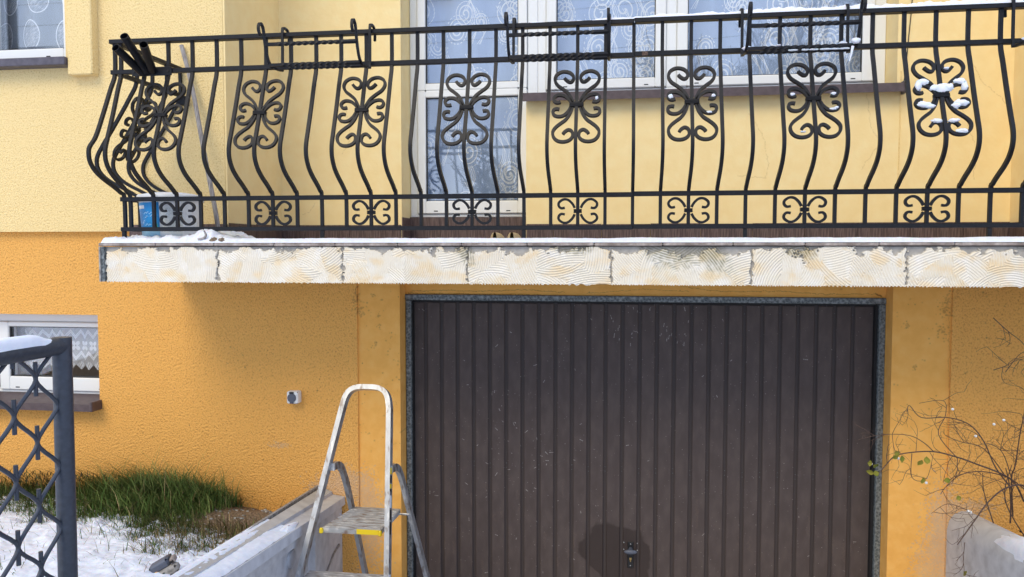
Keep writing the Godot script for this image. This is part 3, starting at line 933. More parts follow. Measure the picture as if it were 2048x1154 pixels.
func bar_x(k: float) -> float:
	var at := [-2.415, -1.427, -0.457, 0.530, 1.537, 2.545]
	var f := clampf((k + 16.0) / 8.0, 0.0, 4.999)
	return lerpf(at[int(f)], at[int(f) + 1], f - int(f))
func scroll(path: Array, mx: float, my: float, thick: float) -> ArrayMesh:
	var pts := []
	for q in path:
		pts.append(V(q[0] * mx, q[1] * my, 0))
	var b := MB.new()
	b.sweep(smooth(pts, 4), Vector3.BACK, 0.013, thick)
	return b.mesh()
func place(o: Node3D, t: Transform3D) -> void:
	o.transform = Transform3D(t.basis, t.origin + o.position)
func ornament(parent: Node3D, t: Transform3D, big: bool) -> void:
	var o := node_part("scroll_ornament" if big else "wing_ornament", parent)
	place(o, t)
	for m in (big_scrolls if big else wing_scrolls):
		put("scroll", m, M.iron, o)
	put("collar", collar_mesh if big else small_collar, M.iron, o)

func make_railing() -> void:
	for m in [-1.0, 1.0]:
		for p in [BIG_UP, SMALL_UP, SMALL_DOWN, BIG_DOWN]:
			big_scrolls.append(scroll(p, m, 1.0, 0.0128))
		for e in [-1.0, 1.0]:
			wing_scrolls.append(scroll(WING, m, e, 0.0112))
	var c := MB.new()
	for y in [-0.0062, 0.0, 0.0062]:
		c.box(V(0, y, 0), V(0.062, 0.0055, 0.024), 0.0018)
	c.box(Vector3.ZERO, V(0.057, 0.017, 0.019), 0.001)
	collar_mesh = c.mesh()
	c = MB.new()
	for y in [-0.0062, 0.0, 0.0062]:
		c.box(V(0, y, 0), V(0.038, 0.0052, 0.022), 0.0016)
	c.box(Vector3.ZERO, V(0.034, 0.016, 0.018), 0.001)
	small_collar = c.mesh()
	var rl := thing("balcony_railing", "black wrought iron balcony railing with bellied bars and scrolls", "railing", V(0, 2.43, -3.63))
	# rails, in two lengths that meet right of the middle
	for q in [[3.388, 3.408, -3.58, 0.040, "top_rail"], [3.243, 3.264, -3.58, 0.026, "middle_rail"], [2.635, 2.656, -3.63, 0.026, "lower_rail"], [2.488, 2.508, -3.63, 0.026, "bottom_rail"]]:
		var x0 := -2.465
		for e in [[x0, 0.038, 0.0], [0.040, 2.58, 0.003]]:
			put(q[4], bx(V((e[0] + e[1]) * 0.5, (q[0] + q[1]) * 0.5 + e[2], q[2]), V(e[1] - e[0], q[1] - q[0], q[3]), 0.0018), M.iron, rl)
		for sd in [-1.0, 1.0]:
			var xs: float = -2.452 if sd < 0 else 2.567
			put("side_" + q[4], bx(V(xs, (q[0] + q[1]) * 0.5, (q[2] - q[3] * 0.5 - 4.17) * 0.5), V(q[3] * 0.8, q[1] - q[0] - 0.001, absf(-4.17 - q[2]) - q[3] * 0.5), 0.0015), M.iron, rl)
	var path := []
	for q in PROFILE:
		path.append(V(0, q[0], -3.63 + q[1]))
	var bb := MB.new()
	bb.sweep(smooth(path, 4), Vector3.RIGHT, 0.0150, 0.0150)
	var bar := bb.mesh()
	for k in range(-16, 25):
		var o := put("baluster", bar, M.iron, rl)
		o.position.x += bar_x(k)
	var up := V(0, 1, -0.353).normalized()
	var tilt := Basis(Vector3.RIGHT, up, Vector3.RIGHT.cross(up))
	for k in range(-14, 23, 4):
		ornament(rl, Transform3D(tilt, V(bar_x(k), 3.028, -3.5035)), true)
		ornament(rl, Transform3D(Basis(), V(bar_x(k), 2.573, -3.63)), false)
	for k in [-16.32, -8, 0, 8, 16]:
		put("foot", span(bar_x(k) - 0.0085 if k > -16 else -2.462, bar_x(k) + 0.0085 if k > -16 else -2.445, 2.428, 2.49, -3.6385, -3.6215, 0.001), M.iron, rl)
	# the short side runs back to the wall, bellied outwards
	for sd in [-1.0, 1.0]:
		var xs: float = -2.452 if sd < 0 else 2.567
		var sp := []
		for q in PROFILE:
			sp.append(V(sd * 1.25 * maxf(0.0, q[1] - (0.05 if q[0] > 2.9 else 0.0) * clampf((q[0] - 2.9) / 0.3, 0.0, 1.0)), q[0], 0))
		var sb := MB.new()
		sb.sweep(smooth(sp, 4), Vector3.BACK, 0.0150, 0.0150)
		var sbar := sb.mesh()
		var dp := []
		for q in PROFILE:
			dp.append(V(sd * 0.28 * maxf(0.0, q[1] - (0.05 if q[0] > 2.9 else 0.0)), q[0], -3.63 + q[1]))
		var db := MB.new()
		db.sweep(smooth(dp, 4), Vector3.RIGHT, 0.0150, 0.0150)
		var dbar := db.mesh()
		for k in 5:
			var o := put("baluster", dbar if k == 0 else sbar, M.iron, rl)
			o.position += V(xs + (0.006 if k == 0 else 0.0) * -sd, 0, 0.0 if k == 0 else -3.63 - 0.132 * k)
		var up2 := V(sd * -0.44, 1, 0).normalized()
		ornament(rl, Transform3D(Basis(Vector3.FORWARD * -sd, up2, (Vector3.FORWARD * -sd).cross(up2)), V(xs + sd * 0.10, 3.028, -3.63 - 0.264)), true)
	put("fixing_plate", bx(V(-2.415, 3.215, -4.12), V(0.05, 0.05, 0.05), 0.003), M.iron, rl)
	put("plug", bx(V(0.085, 3.256, -3.566), V(0.026, 0.018, 0.004), 0.002), M.bark, rl)
	# three-tube flag holder screwed to the corner
	var fh := thing("flag_holder", "black three-tube flag holder bolted to the railing's left corner", "flag holder", V(-2.25, 3.23, -3.55))
	put("plate", bx(V(-2.245, 3.249, -3.562), V(0.205, 0.042, 0.006), 0.002), M.iron, fh)
	for x in [-2.335, -2.16]:
		var bt := MB.new()
		bt.tube(PackedVector3Array([V(x, 3.249, -3.566), V(x, 3.249, -3.556)]), 0.006, 0.006, 8)
		put("bolt", bt.mesh(), M.gasket, fh)
	for e in [[V(-2.266, 3.249, -3.555), V(-2.249, 3.364, -3.36)], [V(-2.289, 3.242, -3.555), V(-2.306, 3.319, -3.38)], [V(-2.236, 3.252, -3.555), V(-2.158, 3.324, -3.365)]]:
		var tb := MB.new()
		tb.tube(PackedVector3Array([e[0], e[1]]), 0.019, 0.019, 18, false)
		var d: Vector3 = (e[1] - e[0]).normalized()
		tb.tube(PackedVector3Array([e[1], e[1] - d * 0.0005, e[0]]), 0.0168, 0.0168, 18, false)
		# rim between the two walls
		var u := d.cross(Vector3.UP).normalized()
		var w := u.cross(d)
		for k in 18:
			var a := TAU * k / 18
			var a2 := TAU * (k + 1) / 18
			var p: Vector3 = u * cos(a) + w * sin(a)
			var p2: Vector3 = u * cos(a2) + w * sin(a2)
			tb.quad(e[1] + p * 0.019, e[1] + p2 * 0.019, e[1] + p2 * 0.0168, e[1] + p * 0.0168, d)
		put("tube", tb.mesh(), M.iron, fh)
	# four flower box hangers hooked over the top rail
	var which := ["leftmost flower box hanger, above the scrolls left of the balcony door", "flower box hanger in front of the balcony door's right edge", "snow-dusted flower box hanger with an icicle before the wide window", "flower box hanger cut off by the right edge of the picture"]
	var ends := [[-1.578, -1.157], [-0.494, -0.070], [0.494, 0.925], [1.57, 2.0]]
	for h in 4:
		var hg := thing("flower_box_hanger", which[h], "flower hanger", V(ends[h][0], 3.23, -3.55), "flower box hangers on the top rail")
		for x in ends[h]:
			var pts := []
			for q in [[-0.060, 3.368], [-0.062, 3.400], [-0.048, 3.424], [-0.022, 3.430], [0.004, 3.426], [0.012, 3.405], [0.013, 3.33], [0.016, 3.238], [0.026, 3.226], [0.055, 3.223], [0.10, 3.219], [0.135, 3.222], [0.165, 3.242], [0.186, 3.280], [0.199, 3.320], [0.205, 3.345], [0.214, 3.371], [0.234, 3.384], [0.253, 3.374], [0.257, 3.352], [0.244, 3.334], [0.227, 3.338]]:
				pts.append(V(x, q[1], -3.56 + q[0]))
			var e := MB.new()
			e.sweep(smooth(pts, 4), Vector3.RIGHT, 0.0115, 0.0085)
			put("end_hook", e.mesh(), M.iron, hg)
		for q in [[0.194, 3.303], [0.152, 3.222], [0.085, 3.223]]:
			var tw := MB.new()
			tw.twist(V(ends[h][0], q[1], -3.56 + q[0]), V(ends[h][1], q[1], -3.56 + q[0]), 0.0135, 2.6, 0.14, 80)
			put("twisted_bar", tw.mesh(), M.iron, hg)
	# icicle on the third hanger
	var ic := MB.new()
	ic.tube(PackedVector3Array([V(0.905, 3.215, -3.39), V(0.900, 3.185, -3.39), V(0.893, 3.155, -3.39)]), 0.006, 0.002, 8)
	tag(put("icicle", ic.mesh(), M.snow), "small icicle hanging under the snowy flower box hanger", "icicle")
	railing_snow()

func railing_snow() -> void:
	var n2 := FastNoiseLite.new()
	n2.seed = 8
	n2.frequency = 1.0
	var sn := MB.new()
	# a ridge along the top rail, thin on the left and thick on the right
	var nv := 420
	var shape := func(i: int, j: int):
		var x := -0.55 + 3.1 * j / (nv - 1)
		var a := PI * i / 8.0
		var lim := clampf((x + 0.45) * 0.9, 0.0, 1.0)
		var h := (0.006 + 0.020 * lim) * clampf(0.75 + 0.55 * n2.get_noise_1d(x * 9.0) + 0.25 * n2.get_noise_1d(x * 40.0), 0.0, 2.0)
		if x < -0.15:
			h *= clampf(0.3 + n2.get_noise_1d(x * 14.0 + 5.0) * 1.6, 0.0, 1.0)
		if j == 0 or j == nv - 1:
			h = 0.0
		var wz := 0.0205 + 0.001 * n2.get_noise_1d(x * 70.0)
		return V(x, 3.4065 + h * pow(sin(a), 0.7) + (0.0035 if x > 0.04 else 0.0), -3.58 + wz * cos(a))
	sn.grid(9, nv, shape, true)
	# lumps on the right-hand scrolls, on hooks and twisted bars
	var cx := bar_x(14)
	for q in [[0.0, 0.030, 0.036, 0.020], [-0.025, 0.034, 0.02, 0.014], [0.03, 0.036, 0.022, 0.016], [-0.07, 0.060, 0.026, 0.014], [-0.088, 0.042, 0.014, 0.022], [0.075, 0.060, 0.026, 0.012], [0.092, 0.036, 0.013, 0.020], [-0.07, -0.038, 0.03, 0.014], [-0.05, -0.045, 0.022, 0.010], [0.072, -0.034, 0.03, 0.016], [0.05, -0.044, 0.018, 0.014], [-0.03, -0.108, 0.022, 0.010], [0.035, -0.108, 0.024, 0.009], [0.06, -0.152, 0.026, 0.010], [0.03, 0.119, 0.012, 0.006]]:
		sn.blob(V(cx + q[0], 3.028 + q[1], -3.5035 + 0.353 * -q[1] + 0.004), V(q[2], q[3], 0.013), 0.5, nz, 9, 13)
	for e in [[10, -0.084, 0.022, 0.012, 0.008], [10, 0.082, 0.021, 0.013, 0.007], [10, 0.075, -0.046, 0.016, 0.006], [10, 0.09, -0.04, 0.008, 0.006], [6, -0.09, 0.026, 0.010, 0.012], [6, 0.09, 0.026, 0.009, 0.009], [6, 0.07, -0.047, 0.014, 0.006], [2, 0.088, 0.03, 0.008, 0.009], [10, -0.05, -0.142, 0.012, 0.004]]:
		sn.blob(V(bar_x(e[0]) + e[1], 3.028 + e[2], -3.5035 - 0.353 * e[2] + 0.003), V(e[3], e[4], 0.009), 0.5, nz, 7, 11)
	for p in [[0.875, 3.235, -3.43, 0.020, 0.010], [0.918, 3.238, -3.395, 0.018, 0.012], [0.500, 3.233, -3.44, 0.02, 0.009], [0.62, 3.231, -3.405, 0.01, 0.004], [1.60, 3.234, -3.44, 0.04, 0.012], [1.7, 3.232, -3.405, 0.08, 0.008]]:
		sn.blob(V(p[0], p[1], p[2]), V(p[3], p[4], 0.012), 0.45, nz, 7, 11)
	for k in 26:
		var x := rng.randf_range(0.66, 0.90)
		sn.blob(V(x, 3.2115, -3.408), V(rng.randf_range(0.008, 0.02), 0.004, 0.005), 0.5, nz, 5, 8)
	var o := put("railing_snow", sn.mesh(), M.snow)
	tag(o, "wet snow lying on the railing's top rail and scrolls", "", "", "stuff")

func make_garage_door() -> void:
	var d := node_part("garage_door", house)
	put("door_sheet", span(-1.184, 1.310, 0.0, 2.108, -4.386, -4.40), M.door_groove, d)
	var edges := [-1.1835]
	for k in 26:
		edges.append(-1.114 + 0.0925 * k)
	edges.append(1.3095)
	for k in edges.size() - 1:
		var a: float = edges[k] + (0.0088 if k > 0 else 0.0)
		var b: float = edges[k + 1] - (0.0088 if k < edges.size() - 2 else 0.0)
		var pm := MB.new()
		aspan(pm, a, b, 0.006, 2.100, -4.374, -4.3855, 0.004)
		put("panel", pm.mesh(GATE_R), M.door_steel, d)
	var sc := MB.new()
	for k in range(1, edges.size() - 1):
		for y in [2.055, 1.19, 1.165]:
			sc.blob(V(edges[k], y + 0.004 * sin(k * 2.1), -4.3855), V(0.0022, 0.0022, 0.002), 0.0, nz, 5, 8)
	var so := put("screws", sc.mesh(), M.galvanised, d)
	so.set_meta("kind", "stuff")
	var fm := MB.new()
	aspan(fm, -1.214, -1.184, 0.0, 2.113, -4.315, -4.40, 0.003)
	aspan(fm, 1.312, 1.343, 0.0, 2.113, -4.315, -4.40, 0.003)
	aspan(fm, -1.2165, 1.3425, 2.1145, 2.147, -4.310, -4.40, 0.003)
	put("door_frame", fm.mesh(), M.galvanised, d)
	var gk := MB.new()
	aspan(gk, -1.1838, -1.178, 0.0, 2.108, -4.340, -4.384)
	aspan(gk, 1.298, 1.3118, 0.0, 2.108, -4.340, -4.384)
	aspan(gk, -1.178, 1.298, 2.103, 2.1142, -4.345, -4.384)
	put("gasket", gk.mesh(), M.gasket, d)
	put("lock_plate", bx(V(0.047, 0.705, -4.371), V(0.033, 0.148, 0.007), 0.003), M.black_plastic, d)
	var kb := MB.new()
	kb.tube(PackedVector3Array([V(0.047, 0.738, -4.368), V(0.047, 0.738, -4.338)]), 0.011, 0.011, 12)
	kb.blob(V(0.047, 0.736, -4.330), V(0.036, 0.013, 0.012), 0.0, nz, 11, 20)
	put("handle", kb.mesh(), M.grey_plastic, d)
	var kc := MB.new()
	kc.box(V(0.047, 0.679, -4.364), V(0.008, 0.024, 0.010), 0.002)
	kc.tube(PackedVector3Array([V(0.047, 0.686, -4.368), V(0.047, 0.686, -4.358)]), 0.007, 0.007, 12)
	put("lock_cylinder", kc.mesh(), M.brass, d)
	for p in [[0.047, 0.766], [0.047, 0.645], [0.010, 0.772], [0.084, 0.770], [0.010, 0.733], [0.084, 0.731]]:
		var s := MB.new()
		s.blob(V(p[0], p[1], -4.3665 if absf(p[0] - 0.047) < 0.01 else -4.372), V(0.0035, 0.0035, 0.0025), 0.0, nz, 5, 9)
		put("screw", s.mesh(), M.alu, d)

func make_retaining_walls() -> void:
	var w := thing("retaining_wall", "grey concrete garden wall with a stepped coping left of the drive", "wall", V(-1.55, 0, -3.6))
	# edges from the facade outwards: back, groove, front top, front bottom
	var e0 := [V(-1.672, 1.064, -4.198), V(-1.612, 1.036, -4.198), V(-1.538, 1.016, -4.198), V(-1.536, 0.972, -4.198)]
	var dirs := [V(0.095, 0.118, 1), V(0.083, 0.134, 1), V(0.084, 0.134, 1), V(0.088, 0.134, 1)]
	var e1 := []
	for k in 4:
		e1.append(e0[k] + dirs[k] * 3.2)
	var c := MB.new()
	c.quad(e0[0], e1[0], e1[1] + V(0, 0.006, 0), e0[1] + V(0, 0.006, 0), Vector3.UP)
	c.quad(e0[1] + V(0, 0.006, 0), e1[1] + V(0, 0.006, 0), e1[1] + V(0.004, -0.010, 0), e0[1] + V(0.004, -0.010, 0), V(1, 0.2, 0))
	c.quad(e0[1] + V(0.004, -0.010, 0), e1[1] + V(0.004, -0.010, 0), e1[2], e0[2], Vector3.UP)
	c.quad(e0[2], e1[2], e1[3], e0[3], Vector3.RIGHT)
	c.quad(e0[3], e1[3], e1[3] + V(-0.02, -0.012, 0), e0[3] + V(-0.02, -0.012, 0), V(0.3, -1, 0))
	c.quad(e0[0], e1[0], e1[0] - V(0, 0.5, 0), e0[0] - V(0, 0.5, 0), Vector3.LEFT)
	c.quad(e1[0], e1[1], e1[3], e1[3] - V(0.2, 0, 0), Vector3.BACK)
	put("coping", c.mesh(), M.concrete, w)
	var bd := MB.new()
	bd.beam(e0[0] + V(-0.020, -0.026, 0), e0[0] + V(-0.020, -0.026, 0) + dirs[0] * 1.15, 0.014, 0.075)
	put("edging_board", bd.mesh(), M.old_concrete, w)
	# face below the coping, with a sunk panel and a round boss recess
	var f := MB.new()
	var at := func(z: float, below: float) -> Vector3:
		var t := z + 4.198
		return V(-1.556 + 0.088 * t, 0.960 + 0.134 * t - below, z)
	var cells := [[-4.198, -3.70, 0], [-3.70, -2.92, 1], [-2.92, -2.72, 0], [-2.72, -1.9, 1], [-1.9, -1.0, 0]]
	for q in cells:
		if q[2] == 0:
			f.quad(at.call(q[0], 0.0), at.call(q[1], 0.0), at.call(q[1], 1.7), at.call(q[0], 1.7), Vector3.RIGHT)
		else:
			f.quad(at.call(q[0], 0.0), at.call(q[1], 0.0), at.call(q[1], 0.035), at.call(q[0], 0.035), Vector3.RIGHT)
			f.quad(at.call(q[0], 0.6), at.call(q[1], 0.6), at.call(q[1], 1.7), at.call(q[0], 1.7), Vector3.RIGHT)
			var s := V(-0.03, 0, 0)
			var a: Vector3 = at.call(q[0] , 0.035)
			var b: Vector3 = at.call(q[1], 0.035)
			var g: Vector3 = at.call(q[1], 0.6)
			var h: Vector3 = at.call(q[0], 0.6)
			var a2 := a + s + V(0, -0.012, 0.012)
			var b2 := b + s + V(0, -0.012, -0.012)
			var g2 := g + s + V(0, 0.012, -0.012)
			var h2 := h + s + V(0, 0.012, 0.012)
			f.quad(a, b, b2, a2, V(0.5, -1, 0))
			f.quad(b, g, g2, b2, V(0.5, 0, -1))
			f.quad(g, h, h2, g2, V(0.5, 1, 0))
			f.quad(h, a, a2, h2, V(0.5, 0, 1))
			f.quad(a2, b2, g2, h2, Vector3.RIGHT)
	put("wall_face", f.mesh(), M.concrete, w)
	var ring: Vector3 = at.call(-3.415, 0.095) + V(-0.03, 0, 0)
	var rb := MB.new()
	rb.tube(PackedVector3Array([ring + V(-0.002, 0, 0), ring + V(0.010, 0, 0), ring + V(0.013, 0, 0)]), 0.046, 0.041, 26)
	put("round_boss", rb.mesh(), M.concrete, w)
	var jt := MB.new()
	var j0: Vector3 = at.call(-4.12, 0.20) + V(0.004, 0, 0)
	var j1: Vector3 = at.call(-3.72, 0.33) + V(0.004, 0, 0)
	jt.tube(smooth([j0, j0.lerp(j1, 0.3) + V(0, 0.012, 0), j0.lerp(j1, 0.6) + V(0, -0.006, 0), j1], 5), 0.007, 0.004, 7)
	put("mortar_joint", jt.mesh(), M.old_concrete, w)
	# right-hand wall
	var r := thing("retaining_wall", "smooth grey concrete garden wall right of the drive, with a bush behind", "wall", V(1.7, 0, -3.6))
	var rb2 := MB.new()
	var sec := [[1.622, -1.0], [1.622, 0.985], [1.632, 1.035], [1.655, 1.068], [1.690, 1.085], [1.730, 1.082], [1.755, 1.06], [1.758, 0.5]]
	var side := func(i: int, j: int):
		var t := 3.2 * j / 39.0
		return V(sec[i][0] + 0.012 * t, sec[i][1] + (0.115 * t if i > 0 else 0.0), -4.199 + t)
	rb2.grid(sec.size(), 40, side, true)
	put("wall_face", rb2.mesh(), M.concrete, r)
	var pm := MB.new()
	pm.box(V(1.628, 0.68, -3.35), V(0.03, 0.5, 0.5), 0.012)
	put("raised_panel", pm.mesh(), M.concrete, r)

func make_balcony_things() -> void:
	var n2 := FastNoiseLite.new()
	n2.seed = 18
	n2.frequency = 1.0
	# snow along the balcony edge, heaped round the bucket
	var sn := MB.new()
	var nv := 900
	var shape := func(i: int, j: int):
		var x := -2.505 + 5.1 * j / (nv - 1)
		var t := i / 13.0
		var z := -3.508 - 0.34 * t
		var lump := 0.0
		if x < -1.82:
			lump = 0.030 * maxf(0.0, n2.get_noise_2d(x * 9.0, z * 9.0) + 0.1) + 0.012 * n2.get_noise_2d(x * 40.0, z * 40.0)
			lump += 0.034 * exp(-pow((x + 2.0) / 0.10, 2.0)) * smoothstep(0.05, 0.3, t)
			lump *= smoothstep(-1.82, -1.9, x)
		var h := 0.021 + 0.004 * n2.get_noise_2d(x * 3.0, z * 3.0) + 0.0015 * n2.get_noise_2d(x * 30.0, z * 30.0)
		h *= smoothstep(0.0, 0.10, t + 0.012) * 0.25 + 0.75 if i > 0 else 0.0
		if i > 0:
			h += lump * smoothstep(0.0, 0.18, t)
		if j == 0:
			h = 0.0
		var zz := z + (0.003 * n2.get_noise_1d(x * 26.0) if i <= 1 else 0.0) - (0.005 if i == 0 else 0.0) - (0.002 if i == 1 else 0.0)
		return V(x, 2.4285 + maxf(h, 0.0005) + (0.002 if i == 13 else 0.0), zz)
	sn.grid(14, nv, shape, true)
	tag(put("balcony_snow", sn.mesh(), M.snow), "strip of snow along the balcony's front edge", "", "", "stuff")
	# bucket
	var bk := thing("bucket", "white plastic paint bucket with a blue label behind the railing corner", "bucket", V(-2.305, 2.445, -3.80))
	var ctr := V(-2.305, 0, -3.80)
	var bm := MB.new()
	bm.lathe(ctr, [[0.0, 2.432], [0.128, 2.432], [0.134, 2.438], [0.151, 2.655], [0.154, 2.657]], 40)
	put("body", bm.mesh(), M.white_plastic, bk)
	var ld := MB.new()
	ld.lathe(ctr, [[0.150, 2.640], [0.158, 2.640], [0.160, 2.648], [0.160, 2.668], [0.155, 2.674], [0.146, 2.674], [0.144, 2.667], [0.0, 2.667]], 40)
	put("lid", ld.mesh(), M.white_plastic, bk)
	var lb := MB.new()
	lb.lathe(ctr, [[0.1352, 2.445], [0.1510, 2.645]], 30, deg_to_rad(32), deg_to_rad(150))
	for k in lb.v.size():
		lb.uv[k] = Vector2.ONE - lb.uv[k]
	put("label", lb.mesh(), M.bucket_print, bk)
	var bs := MB.new()
	bs.blob(ctr + V(0, 2.670, 0), V(0.143, 0.020, 0.143), 0.12, nz, 11, 30)
	tag(put("bucket_snow", bs.mesh(), M.snow), "cap of snow on the bucket lid", "", "", "stuff")
	# stick leaning on the wall
	var sk := MB.new()
	sk.tube(smooth([V(-2.130, 2.45, -3.96), V(-2.165, 2.60, -3.99), V(-2.262, 2.95, -4.05), V(-2.355, 3.28, -4.115), V(-2.432, 3.525, -4.145)], 5), 0.0125, 0.0115, 12)
	tag(put("wooden_stick", sk.mesh(), M.driftwood), "weathered grey wooden stick leaning on the wall behind the bucket", "stick")
	# rubble and a curled leaf in the snow
	for q in [[-1.928, 2.440, -3.535, 0.022, 0.017, "larger brown clod of dried mortar at the snow's edge"], [-1.888, 2.439, -3.535, 0.018, 0.014, "smaller brown clod of dried mortar at the snow's edge"]]:
		var r := MB.new()
		r.blob(V(q[0], q[1], q[2]), V(q[3], q[4], 0.016), 0.6, nz, 9, 13)
		tag(put("mortar_clod", r.mesh(), M.soil), q[5], "clod", "mortar clods in the balcony snow")
	var lf := MB.new()
	lf.sweep(smooth([V(-2.005, 2.446, -3.53), V(-1.978, 2.452, -3.53), V(-1.966, 2.465, -3.53), V(-1.972, 2.480, -3.53), V(-1.976, 2.488, -3.53)], 4), Vector3.BACK, 0.012, 0.010, 0.002)
	tag(put("dry_leaf", lf.mesh(), M.driftwood), "curled dry leaf standing in the snow beside the bucket", "leaf")
	# shoes seen from the heel
	for q in [[-0.733, "left beige slip-on shoe standing by the balcony door"], [-0.634, "right beige slip-on shoe standing by the balcony door"]]:
		var sh := thing("shoe", q[1], "shoe", V(q[0], 2.43, -4.6), "beige shoes on the balcony")
		var so := MB.new()
		var outline := func(t: float) -> float:
			return 0.036 * (0.78 + 0.34 * sin(clampf(t, 0, 1) * PI)) * smoothstep(-0.08, 0.10, t) * smoothstep(1.08, 0.86, t)
		var upper := func(i: int, j: int):
			var t := i / 13.0
			var a := PI * (1.0 + j / 12.0)
			var wd: float = maxf(outline.call(t), 0.002)
			var hh := lerpf(0.058, 0.042, t) if t < 0.5 else lerpf(0.050, 0.018, (t - 0.5) * 2.0)
			var yy := absf(sin(a))
			if t < 0.5:
				yy = minf(yy, 0.86)
			return V(q[0] + cos(a) * wd, 2.445 + hh * yy, -4.48 - 0.25 * t)
		so.grid(14, 13, upper, false)
		put("upper", so.mesh(), M.shoe_canvas, sh)
		var sl := MB.new()
		var sole := func(i: int, j: int):
			var t := i / 13.0
			var a := TAU * j / 8.0 + PI / 8
			var wd: float = maxf(outline.call(t), 0.002) + 0.003
			return V(q[0] + clampf(cos(a) * 1.4, -1, 1) * wd, 2.4385 + clampf(sin(a) * 1.4, -1, 1) * 0.008, -4.475 - 0.26 * t)
		sl.grid(14, 9, sole, false)
		put("sole", sl.mesh(), M.tile_edge, sh)
	# wall cable right of the window
	var cb := MB.new()
	cb.tube(smooth([V(1.622, 4.6, -4.864), V(1.618, 3.9, -4.864), V(1.600, 3.6, -4.862), V(1.585, 3.40, -4.860), V(1.576, 3.345, -4.858), V(1.566, 3.33, -4.866)], 4), 0.0028, 0.0028, 6)
	tag(put("wall_cable", cb.mesh(), M.black_plastic), "thin black cable hanging down the wall right of the window", "cable")
	var cd := MB.new()
	cd.tube(smooth([V(1.566, 3.42, -4.868), V(1.566, 3.1, -4.868), V(1.564, 2.8, -4.868), V(1.565, 2.556, -4.868)], 4), 0.0035, 0.0035, 6)
	tag(put("cable_conduit", cd.mesh(), M.yellow_stucco), "thin wall-coloured conduit below the black cable", "conduit")
	# outdoor socket
	var ok := thing("power_socket", "white outdoor power socket with a round grey flap on the orange wall", "socket", V(-1.818, 1.541, -4.2))
	put("box", span(-1.851, -1.785, 1.541, 1.610, -4.148, -4.202, 0.006), M.white_plastic, ok)
	var fl := MB.new()
	fl.tube(PackedVector3Array([V(-1.820, 1.575, -4.150), V(-1.820, 1.575, -4.142), V(-1.820, 1.575, -4.1405)]), 0.0250, 0.0235, 28)
	put("flap", fl.mesh(), M.grey_plastic, ok)
	put("hinge", span(-1.833, -1.808, 1.598, 1.6085, -4.140, -4.151, 0.002), M.black_plastic, ok)
	put("latch", span(-1.832, -1.809, 1.5425, 1.552, -4.143, -4.151, 0.002), M.grey_plastic, ok)
	for p in [[-1.795, 1.591], [-1.843, 1.557]]:
		var s := MB.new()
		s.blob(V(p[0], p[1], -4.1475), V(0.0018, 0.0018, 0.001), 0.0, nz, 5, 8)
		put("screw", s.mesh(), M.gasket, ok)

